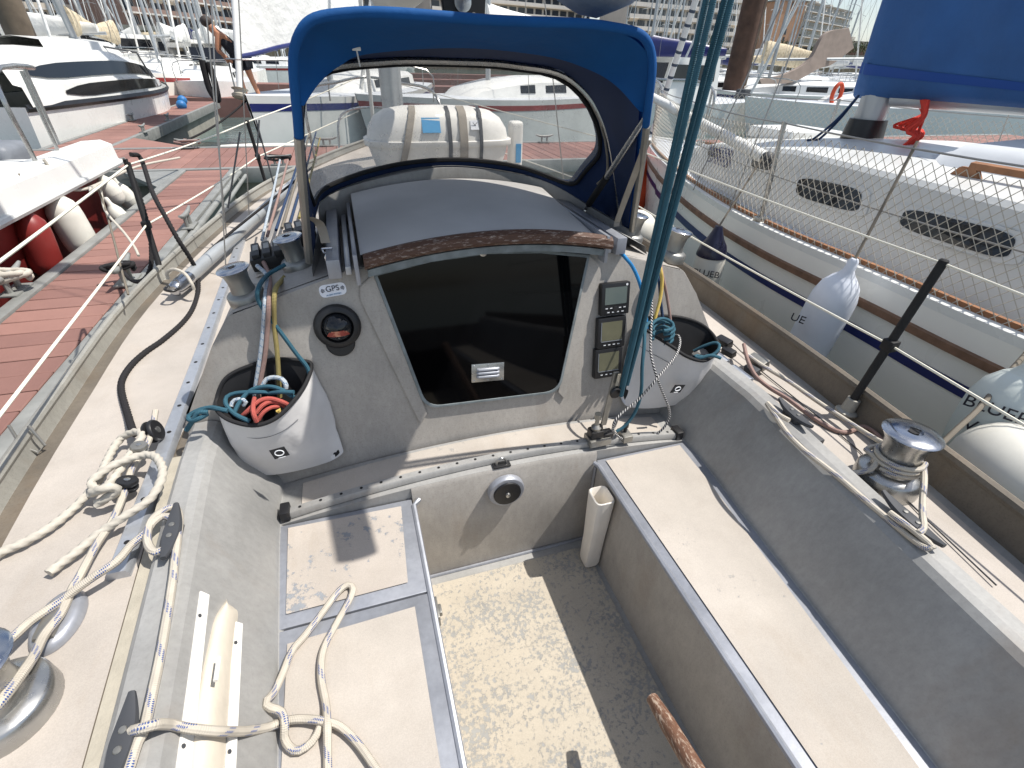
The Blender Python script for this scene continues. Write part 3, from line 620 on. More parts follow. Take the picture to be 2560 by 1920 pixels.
# oval turning plate beside the port winch
p = PZ(150, 1555, .605); g = G(); g.lathe(p+V((0, 0, .0)), (0, 0, 1), [(.07, 0), (.07, .004), (.062, .016), (.05, .02), (.03, .021)], 30)
for v in g.bm.verts: v.co.x = p.x+(v.co.x-p.x)*.6
part('footblock', g, 'alu_edge', boat); g = G(); g.box((p.x-.018, p.y-.05, .62), (p.x+.018, p.y+.035, .635), .008); part('footblock_cheek', g, 'stainless_dull', boat)
# starboard short track with cars (near the coaming)
g = G(); g.box((.895, .78, .584), (.925, 1.75, .606), .004); st_ = part('sheet_track', g, 'dark_grey', boat)
for (px, py, z, m3, k) in ((1810, 855, .63, 'black_plastic', .026), (1822, 880, .615, 'black_plastic', .022), (1895, 905, .625, 'stainless_dull', .03), (1880, 925, .61, 'dark_grey', .022)):
    p = PZ(px, py, z); g = G(); g.obox(p, ((.9, .2, .2), (-.2, 1, 0), (-.2, 0, 1)), (k*.7, k*1.2, k*.6), .005); part('track_car', g, m3, st_)
g = G()
for x0 in (1.15, 1.28): g.box((.90, x0-.05, .606), (.92, x0+.05, .63), .003)
part('track_slider', g, 'alu_track', st_)
# stanchions and life lines
def stanchion(b, t, r=.0125, foot=True, m='black_matt'):
    b, t = V(b), V(t); g = G(); g.tube([b, b.lerp(t, .5), t-(t-b).normalized()*.004, t], r, 12, rad=[r, r, r, r*.7]); sn = part('stanchion', g, m, boat)
    if foot: g = G(); g.lathe(b-V((0, 0, .02)), (t-b), [(.034, 0), (.034, .006), (.022, .012), (.02, .055), (.015, .056)], 16); part('stanchion_socket', g, 'alu_rail', sn)
    m_ = b.lerp(t, .47); g = G(); g.box(m_-V((.017, .02, .018)), m_+V((.017, .016, .018)), .005); part('line_guide', g, m, sn)
    return sn
RS = (1.118, .879, .62); RT = PX(2363, 648, 1.175)
stanchion(RS, RT)
LS = PZ(407, 694, .62); LT = PX(318, 405, LS.x-.03); stanchion(LS, LT, .013)
LS2 = PZ(667, 467, .68); LT2 = PX(617, 300, LS2.x-.02); stanchion(LS2, LT2, .0125)
RS2 = V((1.16, 2.75, .66)); RT2 = RS2+V((.03, 0, .52)); stanchion(RS2, RT2)
def line(nm, pts, r, m, par=boat, lab=None, seg=6): g = G(); g.tube(pts, r, seg); return part(nm, g, m, par, lab)
BOWL = V((-.12, 6.25, 1.35)); BOWR = V((.12, 6.25, 1.35))
aftL = PX(-160, 960, -1.12) ; aftL.z = LT.z-.02
line('life_line', sag(V((-1.03, -1.5, LT.z-.01)), LT-V((0, 0, .012)), .01)+sag(LT-V((0, 0, .012)), LT2-V((0, 0, .012)), .01)+sag(LT2-V((0, 0, .012)), BOWL, .01), .0045, 'lifeline_white')
m1, m2 = LS.lerp(LT, .47), LS2.lerp(LT2, .47)
line('life_line', sag(V((-1.02, -1.5, m1.z)), m1, .01)+sag(m1, m2, .01)+sag(m2, V((-.14, 6.2, 1.05)), .0), .0045, 'lifeline_white')
m3, m4 = V(RS).lerp(RT, .47), RS2.lerp(RT2, .47)
line('life_line', sag(V((.92, -1.5, RT.z-.02)), RT-V((0, 0, .012)), .008)+sag(RT-V((0, 0, .012)), RT2-V((0, 0, .012)), .01)+sag(RT2-V((0, 0, .012)), BOWR, 0), .0032, 'lifeline_white')
line('life_line', sag(V((.90, -1.5, m3.z)), m3, .008)+sag(m3, m4, .01)+sag(m4, V((.14, 6.2, 1.05)), 0), .0036, 'lifeline_white')
# bow pulpit
g = G(); g.tube(spl([(-.62, 5.15, .72), (-.6, 5.2, 1.25), (-.3, 5.9, 1.33), (0, 6.35, 1.36), (.3, 5.9, 1.33), (.55, 5.2, 1.25), (.57, 5.15, .72)], 6), .013, 8)
g.tube(spl([(-.4, 5.65, .74), (-.33, 5.75, 1.05), (0, 6.3, 1.08), (.33, 5.75, 1.05), (.4, 5.65, .74)], 5), .011, 8); part('pulpit', g, 'steel', boat)
# mast, shrouds, boom with its stowed sail
MX, MY = -.04, 3.35
g = G(); g.rings([[V((MX+.062*math.cos(a), MY+.092*math.sin(a), z)) for a in [2*math.pi*i/20 for i in range(20)]] for z in (.98, 3, 6, 9.4)], True, True); mast = part('mast', g, 'mast_alu', boat)
for a, b, r in (((-1.05, 3.0, .68), (MX, MY, 6.2), .0035), ((-1.0, 2.6, .66), (MX-.05, MY, 5.2), .003), ((1.0, 3.0, .68), (MX, MY, 6.2), .0035), ((-.99, 3.45, .68), (MX-.03, MY, 5.0), .003)):
    line('shroud', [a, b], r, 'wire', mast)
line('forestay', [(0, 6.2, .75), (MX, MY+.1, 8.6)], .02, 'sail_white', mast)
for px0, py0, px1, py1, yq in ((570, 520, 600, 330, 3.0), (642, 395, 648, 300, 3.3), (690, 480, 640, 300, 3.3)):
    line('turnbuckle', [PY(px0, py0, yq), PY(px1, py1, yq+.05)], .0045, 'dark_grey', mast, None, 8)
BA, BE = V((MX, MY-.1, 1.83)), V((.40, .98, 2.12))
dv = (BE-BA); g = G(); sx_ = V((dv.y, -dv.x, 0)).normalized(); g.rings([[q+sx_*.045*math.cos(a)+V((0, 0, .065*math.sin(a))) for a in [2*math.pi*i/16 for i in range(16)]] for q in (BA, BA.lerp(BE, .5), BA.lerp(BE, 1.13))], True, True); boom = part('boom', g, 'mast_alu', boat)
g = G(); rows = []
for i in range(29):
    t = i/28; q = BA.lerp(BE, .02+1.0*t); ww = (.13+.05*math.exp(-((t-.80)/.17)**2))*(1 if 0 < i < 28 else .6); h0 = .13+.29*math.exp(-((t-.80)/.17)**2); h1 = .15
    rows.append([q+sx_*(ww*math.cos(a)*(1+.10*math.sin(3*a+i)))+V((0, 0, (h1 if math.sin(a) > 0 else h0)*math.sin(a))) for a in [2*math.pi*k/24 for k in range(24)]])
g.rings(rows, True, True); part('stowed_sail', g, 'sail_grey', boom)
p = PY(1156, 22, 2.3); g = G(); g.prism([p+V((x, 0, z)) for x, z in ((-.085, .05), (-.07, -.04), (-.03, -.075), (.05, -.078), (.09, -.04), (.095, .05), (.05, .1), (-.05, .1))], (0, .03, 0), .006); vb = part('vang_block', g, 'black_plastic', boat)
g = G(); g.lathe(p+V((0, -.001, .02)), (0, -1, 0), [(.035, 0), (.033, .012), (.001, .014)], 20); part('vang_sheave', g, 'chrome', vb)
for x, z in ((-.05, -.02), (.045, -.02), (-.07, -.055)):
    g = G(); g.lathe(p+V((x, -.001, z)), (0, -1, 0), [(.012, 0), (.011, .005), (.001, .006)], 12); part('vang_bolt', g, 'stainless_dull', vb)

# ---------------------------------------------------------------- sprayhood
hood = thing('sprayhood', 'blue canvas sprayhood with a clear vinyl window over the companionway', 'sprayhood', (0, 1.7, 1.05))
K0 = [(-.485, 1.70, 1.075), (-.462, 1.90, 1.12), (-.34, 1.98, 1.155), (-.16, 2.025, 1.185), (.02, 2.035, 1.195), (.18, 2.025, 1.185), (.33, 1.99, 1.16), (.455, 1.90, 1.115), (.60, 1.735, 1.04)]
K1 = [(-.495, 1.60, 1.06), (-.468, 1.70, 1.40), (-.40, 1.79, 1.52), (-.2, 1.85, 1.552), (.015, 1.86, 1.558), (.23, 1.85, 1.552), (.415, 1.79, 1.515), (.54, 1.72, 1.36), (.635, 1.69, 1.03)]
K2 = [(-.505, 1.50, 1.04), (-.452, 1.33, 1.40), (-.415, 1.28, 1.575), (-.30, 1.28, 1.622), (.0, 1.28, 1.622), (.28, 1.28, 1.622), (.40, 1.28, 1.585), (.448, 1.32, 1.42), (.655, 1.64, 1.02)]
def cur(K, u):
    n_ = len(K)-1; f = min(max(u*n_, 0), n_-1e-6); i = int(f); t = f-i
    a, b, c, d = [V(K[max(0, min(n_, i+k))]) for k in (-1, 0, 1, 2)]
    return .5*((2*b)+(c-a)*t+(2*a-5*b+4*c-d)*t*t+(3*b-a-3*c+d)*t**3)
def FS(u, v, off=0): q = cur(K0, u).lerp(cur(K1, u), v); return q+V((0, .03*math.sin(math.pi*v)-off, 0))
NU = 64
g = G(); g.rings([[cur(K1, i/NU).lerp(cur(K2, i/NU), t)+V((0, 0, .012*math.sin(math.pi*t)*(1 if .2 < i/NU < .8 else 0))) for i in range(NU+1)] for t in (0, .25, .5, .75, 1)], False, False)
gl_ = G(); gl_.rings([[cur(K1, i/NU).lerp(cur(K2, i/NU), t)+V((0, 0, .012*math.sin(math.pi*t)*(1 if .2 < i/NU < .8 else 0)))+((V((.03, 1.6, 1.3))-cur(K1, i/NU).lerp(cur(K2, i/NU), t)).normalized()*.012) for i in range(NU+1)] for t in (.02, .25, .5, .75, .93)], False, False); part('canopy_shade_sheet', gl_, 'canvas_blue_shaded', hood)  # sheet added under the canopy, its darker blue standing in for shade inside
rf = part('canopy', g, 'canvas_blue', hood); rf.modifiers.new('t', 'SOLIDIFY').thickness = .006
# front panel with a hole for the window
WU0, WU1, WV0, WV1 = .08, .885, .09, .92
def wpt(th, k=1.0):
    ca, sa = math.cos(th), math.sin(th); n_ = (abs(ca)**7+abs(sa)**7)**(-1/7)
    return ((WU0+WU1)/2+(WU1-WU0)/2*ca*n_*k, (WV0+WV1)/2+(WV1-WV0)/2*sa*n_*k)
def opt(th):
    ca, sa = math.cos(th), math.sin(th); n_ = 1/max(abs(ca), abs(sa)); return (.5+.5*ca*n_, .5+.5*sa*n_)
TH = [2*math.pi*i/96 for i in range(96)]
g = G(); g.rings([[FS(*[a+(b-a)*t for a, b in zip(opt(th), wpt(th))]) for th in TH] for t in (0, .5, 1)], True, False); fp = part('front_panel', g, 'canvas_blue_shaded', hood); fp.modifiers.new('t', 'SOLIDIFY').thickness = .004  # shade on the inner face carried by the darker canvas colour
g = G(); g.rings([[FS(*wpt(th, k), .003) for th in TH] for k in (1.02, .8, .55, .3, .02)], True, False); part('clear_window', g, 'vinyl', hood)
g = G(); g.tube([FS(*wpt(th, 1.03), .01) for th in TH], .008, 6, loop=True); part('window_binding', g, 'black_cloth', hood)
g = G(); g.tube([FS(*wpt(th, 1.10), .012) for th in TH[2:47]], .0045, 6); part('window_zip', g, 'strap_grey', hood)
# hem lining and corner flaps under the aft edge
HM = [PY(x*2560/2212, y*2560/2212, q) for x, y, q in ((657, 228, 1.30), (690, 180, 1.35), (735, 142, 1.42), (800, 116, 1.46), (1000, 104, 1.48), (1180, 122, 1.47), (1275, 152, 1.44), (1330, 185, 1.37), (1381, 240, 1.31))]
HA = [V((-.446, 1.305, 1.455)), V((-.444, 1.29, 1.50)), V((-.425, 1.285, 1.562)), V((-.35, 1.285, 1.610)), V((0, 1.285, 1.615)), V((.29, 1.285, 1.613)), V((.39, 1.285, 1.58)), V((.436, 1.29, 1.52)), V((.448, 1.315, 1.44))]
a_, b_ = spl(HA, 8), spl(HM, 8); g = G(); g.rings([[a.lerp(b, t) for a, b in zip(a_, b_)] for t in (0, .5, 1)], False, False); part('aft_hem', g, 'canvas_blue', hood)
g = G(); g.tube([cur(K2, .1+.8*i/60) for i in range(61)], .011, 10); part('aft_bow_tube', g, 'canvas_blue', hood)
for K, a0, a1 in ((K2, 0, .12), (K2, .88, 1)):
    g = G(); g.tube([cur(K, a0+(a1-a0)*i/10)+V((0, -.004, 0)) for i in range(11)], .0115, 8); part('bow_leg', g, 'stainless_dull', hood)
g = G(); g.tube([cur(K1, i/60)+V((0, -.012, -.016)) for i in range(61)], .0095, 8); part('fore_bow_tube', g, 'steel', hood)
top, mid, ft = V((.443, 1.315, 1.43)), None, PZ(1461, 527, 1.055)
mid = top.lerp(ft, .55)
g = G(); g.tube([top, mid], .0095, 10); sb_ = part('brace_strut', g, 'steel', hood); g = G(); g.tube([mid, top.lerp(ft, .9)], .0125, 10); part('strut_sleeve', g, 'black_cloth', sb_)
g = G(); g.tube([top.lerp(ft, .88), ft], .006, 8); g.obox(ft, ((1, 0, 0), (0, 1, 0), (0, 0, 1)), (.012, .018, .008), .003); part('strut_foot', g, 'chrome', sb_)
def strap(pts, w_, nm='webbing_strap'):
    P = rs(spl(pts, 6), .02); g = G(); g.rings([[q+V((-w_, 0, 0)), q+V((w_, 0, 0)), q+V((w_, .003, 0)), q+V((-w_, .003, 0))] for q in P], True, True); return part(nm, g, 'strap_grey', hood)
st1 = strap([cur(K2, .05)+V((.01, -.02, .02)), PY(800, 560, 1.47), PY(815, 610, 1.46)], .0125); hk = PY(818, 628, 1.455)
st2 = strap([cur(K2, .90)+V((0, -.02, .02)), PY(1548, 540, 1.52), PY(1541, 570, 1.515)], .011); hk2 = PY(1536, 590, 1.51)
for s_, h_ in ((st1, hk), (st2, hk2)):
    g = G(); g.tube([h_+V((-.014, 0, .008)), h_+V((.014, 0, .008)), h_+V((.01, 0, -.004)), h_+V((-.01, 0, -.004)), h_+V((-.014, 0, .008))], .003, 6)
    g.tube(spl([h_+V((0, 0, -.004)), h_+V((-.008, 0, -.02)), h_+V((-.004, 0, -.04)), h_+V((.008, 0, -.048)), h_+V((.014, 0, -.036)), h_+V((.006, 0, -.012))], 5), .0032, 7); part('snap_hook', g, 'chrome', s_)
p = PY(891, 122, 1.42); g = G(); g.box(p-V((.01, .002, .004)), p+V((.01, .002, .004)), .002); g.tube([p, p+V((.003, 0, -.035))], .002, 6); part('toggle', g, 'white_plastic', hood)

# ---------------------------------------------------------------- liferaft canister on the cabin top
rc, rl, rw, rh = V((.13, 2.82, 1.03)), .365, .17, .31
lr = thing('liferaft_canister', 'white liferaft canister strapped down in front of the sprayhood', 'liferaft', rc)
def shell(z0, prof):
    g = G(); rows = []
    for z, k in prof:
        rows.append([rc+V(((rl*k)*math.copysign(abs(math.cos(a))**.55, math.cos(a)), (rw*k)*math.copysign(abs(math.sin(a))**.55, math.sin(a)), z)) for a in [2*math.pi*i/40 for i in range(40)]])
    g.rings(rows, True, True); return g
part('lower_shell', shell(0, [(0, .86), (.04, .92), (.12, .985), (.145, 1.0)]), 'white_plastic', lr)
part('flange', shell(0, [(.146, 1.04), (.15, 1.05), (.172, 1.05), (.176, 1.03)]), 'white_plastic', lr)
part('upper_shell', shell(0, [(.177, 1.0), (.22, .975), (.27, .88), (.30, .74), (.315, .5), (.32, .2)]), 'white_plastic', lr)
for x, w2, tilt in ((-.14, .016, .12), (.03, .009, .0), (.10, .02, .0), (.19, .008, 0)):
    g = G(); rows = []
    for z, k in ((0, .9), (.06, .95), (.145, 1.06), (.18, 1.06), (.22, 1.0), (.27, .9), (.30, .78), (.324, .45)):
        q = rc+V((x-tilt*(1-z/.32)*.8, -rw*k-.004, z)); rows.append([q+V((-w2, 0, 0)), q+V((w2, 0, 0)), q+V((w2, .01, 0)), q+V((-w2, .01, 0))])
    g.rings(rows, True, True); part('lashing_strap', g, 'strap_grey' if w2 > .01 else 'dark_grey', lr)
g = G(); g.obox(rc+V((-.06, -rw*.93, .245)), ((1, 0, 0), (0, .42, .9), (0, -.9, .42)), (.045, .035, .002)); part('blue_sticker', g, plain('sticker_blue', (70, 150, 200), .5).m, lr)
g = G(); g.obox(rc+V((.16, -rw*.935, .245)), ((1, 0, 0), (0, .42, .9), (0, -.9, .42)), (.022, .022, .002)); lb_ = part('info_label', g, 'paint_gps', lr)
g = G(); q = rc+V((.16, -rw*.935-.003, .2455)); g.tube([q+V((-.012, 0, -.01)), q+V((.012, -.002, .012))], .0012, 4); g.tube([q+V((.012, 0, -.01)), q+V((-.012, -.002, .012))], .0012, 4); part('label_mark', g, 'ink', lb_)
# tall white danbuoy box beside the raft
p = V((.565, 2.93, .95)); g = G(); g.box(p, p+V((.08, .07, .315)), .025, 4); db = solo('horseshoe_buoy_case', g, 'white_plastic', 'white upright plastic case standing beside the liferaft canister', 'case')
g = G(); g.obox(p+V((.05, -.003, .15)), ((1, 0, 0), (0, 1, 0), (0, 0, 1)), (.016, .002, .05)); part('case_strap', g, 'sticker_blue', db)

# ---------------------------------------------------------------- rope bags
def ropebag(nm, label, rim, bot, patch, shift):
    # rim / bot: closed lists of points, same count
    R_, B_ = spl(rim, 6, True), spl(bot, 6, True); bg_ = thing(nm, label, 'rope bag', sum([V(q) for q in bot], V())/len(bot), 'rope bags on the bulkhead')
    cR, cB = sum(R_, V())/len(R_), sum(B_, V())/len(B_)
    g = G(); rows = []
    for t in (0, .06, .13, .2, .3, .4, .5, .6, .7, .8, .88, .93, 1):
        bul = 1+.05*math.sin(math.pi*t)
        rows.append([(lambda q, c: c+(q-c)*bul+((q-c).normalized()*(.011*mnoise.noise(q*11+V((shift, 0, 0)))+.006*mnoise.noise(q*26))*math.sin(math.pi*min(1, t*1.2))))(a.lerp(b, t), cR.lerp(cB, t))-V((0, 0, .012*math.sin(math.pi*t))) for a, b in zip(R_, B_)])
    g.rings(rows, True, False); g.rings([rows[-1], [cB+(q-cB)*.3 for q in rows[-1]]], True, True)
    part('cloth_body', g, 'bag_cloth', bg_)
    g = G(); g.rings([[c_+(q-c_)*k for q in row] for row, c_, k in zip(rows, [cR.lerp(cB, t) for t in (0, .06, .13, .2, .3, .4, .5, .6, .7, .8, .88, .93, 1)], (.985, .965, .955, .95, .94, .93, .92, .92, .92, .92, .92, .92, .92))]+[[cB+(q-cB)*.05+V((0, 0, .03)) for q in rows[-1]]], True, False); part('lining', g, 'black_cloth', bg_)
    g = G(); g.tube([q+V((0, 0, .002)) for q in R_], .006, 8, loop=True); part('rim_binding', g, 'black_cloth', bg_)
    g = G(); g.tube([cR+(a.lerp(b, .2)-cR)*1.035 for a, b in zip(R_, B_)][:30], .0008, 4); part('stitch_line', g, 'dark_grey', bg_)
    P4 = [V(q) for q in patch]; c = sum(P4, V())/4; ax = (P4[1]-P4[0]).normalized(); up = (P4[0]-P4[3]).normalized(); nn = ax.cross(up).normalized(); nn = nn if nn.dot(CAM-c) > 0 else -nn
    g = G(); g.prism([q+nn*.003 for q in P4], nn*.0015); pt = part('maker_patch', g, 'black_cloth', bg_)
    g = G(); g.tube([c+nn*.0055+ax*.011*math.cos(a)+up*.008*math.sin(a) for a in [2*math.pi*i/16 for i in range(16)]], .0016, 6, loop=True); g.tube([c+nn*.0055-ax*.009-up*.014, c+nn*.0055+ax*.009-up*.014], .0009, 4); part('patch_ring', g, 'ink_white', pt)
    return bg_, R_, cR
zr = lambda pts: [PZ(x, y, z) for x, y, z in pts]
rimL = [PB(541, 1005, .03)]+zr([(548, 1033, .735), (582, 1055, .715), (638, 1065, .705), (690, 1047, .715), (735, 1004, .74), (766, 958, .76)])+[PB(779, 914, .012), PB(755, 903, .008), PB(690, 900, .008), (PB(625, 916, .008)), PB(565, 948, .01)]
botL = [PB(640, 1150, .03)]+zr([(628, 1184, .49), (660, 1188, .475), (700, 1185, .468), (752, 1175, .465), (800, 1162, .465), (836, 1148, .468)])+[PB(858, 1130, .02), PB(845, 1115, .01), PB(790, 1115, .01), PB(720, 1125, .01), PB(665, 1135, .01)]
bagL, RL_, cRL = ropebag('rope_bag', 'white rope bag left of the companionway, overflowing with teal and red line', rimL, botL, [PY(673, 1125, 1.13), PY(711, 1115, 1.13), PY(725, 1136, 1.125), PY(688, 1147, 1.12)], 0)
rimR = [PB(1590, 810, .02)]+zr([(1610, 822, .775), (1637, 841, .76), (1683, 870, .735), (1712, 890, .715), (1744, 902, .70), (1770, 900, .70)])+[PZ(1797, 872, .715), PB(1780, 835, .03), PB(1745, 808, .01), PB(1690, 793, .008), PB(1630, 794, .008)]
botR = [PB(1550, 975, .02)]+zr([(1560, 1010, .48), (1585, 1019, .47), (1620, 1021, .465), (1655, 1018, .465), (1690, 1012, .468), (1712, 1005, .475)])+[PZ(1730, 985, .50), PB(1722, 975, .02), PB(1680, 970, .01), PB(1630, 968, .01), PB(1580, 968, .01)]
bagR, RR_, cRR = ropebag('rope_bag', 'white rope bag right of the companionway behind the mainsheet', rimR, botR, [PY(1686, 961, 1.16), PY(1712, 961, 1.16), PY(1698, 980, 1.155), PY(1673, 981, 1.155)], 0)
# ================================================================ lines and loose gear
def PP(px, py, p0, n): v = ray(px, py); n = V(n); return CAM+v*((V(p0)-CAM).dot(n)/v.dot(n))
NL = V((.875, 0, .485)).normalized(); NR = V((-.875, 0, .485)).normalized()
_a, _b, _c = V((-.69+nar(.9, -1), .9, .425)), V((-.69+nar(.4, -1), .4, .425)), V((-.808+nar(.6, -1), .6, .638)); NL = (_b-_a).cross(_c-_a).normalized(); NL = NL if NL.x > 0 else -NL
def PC(px, py, off=0): return PP(px, py, _a+NL*off, NL)
def PCR(px, py, off=0): return PP(px, py, V((.69, 0, .425))+NR*off, NR)
def zm(ox, oy, k): return lambda *pts: [(ox+p[0]*k, oy+p[1]*k, *p[2:]) for p in pts]
zA, zB, zC, zD = zm(0, 940, .32552), zm(0, 1380, .32552), zm(600, 1380, .32552), zm(0, 460, .32552)
zE, zF, zH, zK = zm(1840, 900, .32552), zm(1500, 780, .24412), zm(400, 840, .32552), zm(560, 440, .32552)
def onz(pts): return [PZ(*p) for p in pts]
def rope(label, pts, r, m, seg=8, lay=0, pitch=.06, step=.012, cat='rope', smooth_n=8, name='rope', par=None, group=None):
    P = rs(spl(pts, smooth_n), step if not lay else min(step, pitch/8)); g = G(); g.tube(P, r, seg if not lay else 24, lay=lay, pitch=pitch, depth=.42)
    if par is not None: return part(name, g, m, par, smooth=60)
    return solo(name, g, m, label, cat, group, 60)
# thick laid white rope on the port deck, one rope with a hitch and a hanging end
D = .622
rope('thick white laid rope lying across the port side deck, knotted near the track', onz(zA((-60, 1390, D), (60, 1330, D), (200, 1270, D), (400, 1150, D), (560, 1020, D), (660, 920, D+.01), (740, 830, D+.02), (800, 700, D+.02), (870, 560, D+.015), (930, 480, D+.02), (1010, 435, D+.035), (1075, 430, D+.045), (1085, 480, D+.045), (1020, 570, D+.04), (960, 660, D+.035), (880, 780, D+.03), (800, 870, D+.03), (730, 860, D+.035), (700, 820, D+.04), (760, 760, D+.045), (860, 690, D+.05), (980, 640, D+.05), (1110, 605, D+.05), (1200, 625, D+.055), (1250, 720, D+.06), (1225, 830, D+.055), (1135, 960, D+.04), (960, 1075, D+.03), (760, 1210, D+.012), (570, 1365, D+.004), (460, 1445, D), (375, 1515, D))), 0.0108, 'rope_plain', lay=1, pitch=.07, step=.008)
rope('frayed short end of white rope beside the deck knot', onz(zA((700, 900, D+.04), (780, 870, D+.06), (850, 850, D+.06), (900, 880, D+.04), (830, 930, D+.03), (740, 985, D+.015))), .012, 'rope_plain', lay=1, pitch=.08)
rope('black laid mooring rope snaking down from the life line to the port deck', [PX(330, 392, LT.x)+V((0, 0, .01)), PX(352, 396, LT.x)]+onz(zD((1170, 60, 1.0), (1270, 250, .92), (1370, 430, .83), (1460, 570, .74), (1515, 690, .66), (1520, 830, .62), (1480, 960, .615), (1400, 1070, .615), (1250, 1200, .615), (1120, 1290, .615), (1010, 1390, .615), (940, 1500, .615), (935, 1600, .615), (985, 1780, .617), (1005, 1850, .625), (1030, 1920, .64))), .0108, 'rope_black', lay=1, pitch=.05)
rope('black rope hanging double beside the port stanchion down to the pontoon cleat', [PX(312, 398, LT.x)]+onz(zD((1060, 60, .98), (1130, 300, .85), (1160, 450, .75), (1160, 620, .66), (1120, 720, .6), (1060, 750, .55), (1000, 730, .48), (950, 680, .42), (900, 660, .38))), .0115, 'rope_black', lay=1, pitch=.05)
rope('thin grey line hanging from the port life line', [PX(240, 466, LT.x-.01)]+onz(zD((770, 80, 1.0), (820, 230, .93), (880, 450, .85), (930, 650, .79), (985, 850, .72))), .0045, 'rope_grey')
rope('white cord with a loose whipped end tied on the port life line', [PX(226, 470, LT.x), PX(228, 480, LT.x+.01), PX(242, 463, LT.x+.02)]+onz(zD((770, 30, 1.02), (800, 180, .95), (850, 260, .92), (950, 370, .88), (1030, 480, .84), (1065, 550, .82))), .0055, 'rope_plain')
# flecked port sheet
W_ = .0085
zcl = .66
rope('white sheet with blue fleck led aft along the port track to the winch', onz(zA((1195, 270, .67), (1165, 430, .66), (1110, 560, .645), (1010, 720, .64), (960, 880, .64), (870, 1100, .635), (740, 1300, .632), (600, 1560, .632)))+onz(zB((560, 270, .632), (470, 470, .636), (340, 640, .646), (260, 800, .66), (150, 960, .68), (20, 1130, .69), (-120, 1290, .69))), W_, 'rope_white_blue')
rope('white sheet with blue fleck from the footblock up to the port horn cleat', onz(zB((-80, 780, .66), (70, 680, .645), (250, 520, .64), (450, 390, .638), (580, 290, .645), (720, 190, .655), (900, 70, .66)))+onz(zA((1000, 1305, .665), (1080, 1240, .67), (1130, 1190, .674), (1180, 1120, .676), (1260, 1075, .672), (1330, 1110, .672), (1330, 1210, .672), (1290, 1300, .672), (1210, 1355, .672), (1150, 1320, .674), (1130, 1230, .676), (1165, 1110, .678), (1260, 1030, .674), (1340, 1010, .672), (1378, 1080, .668), (1370, 1200, .668), (1345, 1400, .668), (1325, 1600, .668)))+onz(zB((1335, 150, .668), (1310, 330, .668), (1265, 600, .668), (1220, 850, .668), (1170, 1080, .668), (1130, 1270, .668), (1110, 1360, .672), (1060, 1450, .668), (1010, 1600, .668), (960, 1760, .668))), W_, 'rope_white_blue')
Q = [PZ(*p) for p in zB((930, 1400, .672), (1000, 1380, .672), (1120, 1345, .688), (1210, 1322, .672))]+[PC(*p, o_) for p, o_ in zip(zB((1330, 1330), (1420, 1350), (1560, 1368), (1700, 1378), (1800, 1378), (1900, 1375)), (.012, .022, .036, .036, .024, .012))]+[PZ(*p) for p in zB((2050, 1350, .437), (2130, 1320, .428))]+onz(zC((260, 1325, .418), (400, 1288, .42), (520, 1285, .42), (640, 1300, .425), (760, 1335, .418), (880, 1440, .415), (980, 1570, .415), (1080, 1720, .415)))
rope('flecked white rope stretched from the cleat across the port cockpit seat', Q, W_, 'rope_white_blue')
rope('flecked white rope looped in a long bight on the port cockpit seat', onz(zC((675, 1760, .414), (672, 1550, .414), (670, 1350, .43), (660, 1180, .414), (622, 950, .414), (640, 750, .414), (740, 550, .414), (830, 390, .414), (868, 290, .414), (838, 252, .414), (760, 300, .414), (630, 470, .414), (500, 640, .414), (400, 760, .414), (330, 930, .416), (260, 1080, .43), (200, 1150, .446), (215, 1190, .446), (320, 1230, .438), (345, 1330, .434), (340, 1420, .416), (380, 1500, .414), (450, 1525, .414), (550, 1460, .414), (605, 1370, .416), (620, 1320, .416))), W_, 'rope_white_blue')
# starboard side
rope('flecked white rope running along the starboard coaming edge to the aft cleat', [PZ(*p) for p in zE((410, 465, .672), (330, 420, .67), (260, 350, .67), (235, 330, .668))]+[PZ(*p) for p in zE((310, 440, .664), (400, 570, .662), (520, 690, .66), (680, 815, .658), (800, 910, .656), (950, 1040, .656), (1100, 1165, .656), (1250, 1290, .658), (1380, 1395, .662), (1460, 1445, .668), (1510, 1440, .674), (1450, 1380, .676), (1300, 1260, .676), (1180, 1170, .674))], .0075, 'rope_white_blue')
rope('flecked white rope from the starboard winch down to the aft cleat', onz(zE((1380, 760, .69), (1430, 800, .685), (1445, 900, .68), (1435, 1050, .675), (1432, 1180, .675), (1440, 1290, .68), (1400, 1330, .68))), .0075, 'rope_white_blue')
rope('white sheet leading along the starboard deck to the winch drum', onz(zE((60, -60, .64), (200, 40, .635), (400, 160, .625), (600, 300, .615), (750, 400, .612), (950, 530, .62), (1080, 610, .65), (1190, 665, .67))), .0075, 'rope_white_blue')
rope('slack tan rope lying beside the starboard sheet', onz(zE((60, -120, .65), (90, 0, .64), (150, 120, .62), (260, 215, .605), (400, 300, .602), (560, 420, .596), (700, 510, .592), (800, 552, .592), (880, 548, .592), (970, 510, .596), (1060, 550, .6), (1120, 620, .61))), .0072, 'rope_brown')
wc = V((.955, .60, .645))
rope('turns of flecked rope wrapped round the starboard winch', [wc+V((.054*math.cos(a), .054*math.sin(a), .008+.0022*a)) for a in [math.pi+.4*i for i in range(38)]], .0068, 'rope_white_blue', smooth_n=2)
rope('hitched tail of rope beside the starboard winch base', onz(zE((880, 870, .64), (960, 860, .64), (1040, 835, .655), (1080, 780, .668), (1045, 725, .672), (1000, 690, .672), (1040, 670, .672), (1130, 655, .675))), .0075, 'rope_white_blue')
line('jackstay_line', onz(zE((-60, -160, .6), (200, 90, .59), (700, 490, .588), (950, 700, .588), (1300, 1060, .588), (1480, 1240, .59), (2000, 1730, .592))), .002, 'dark_grey', boat)
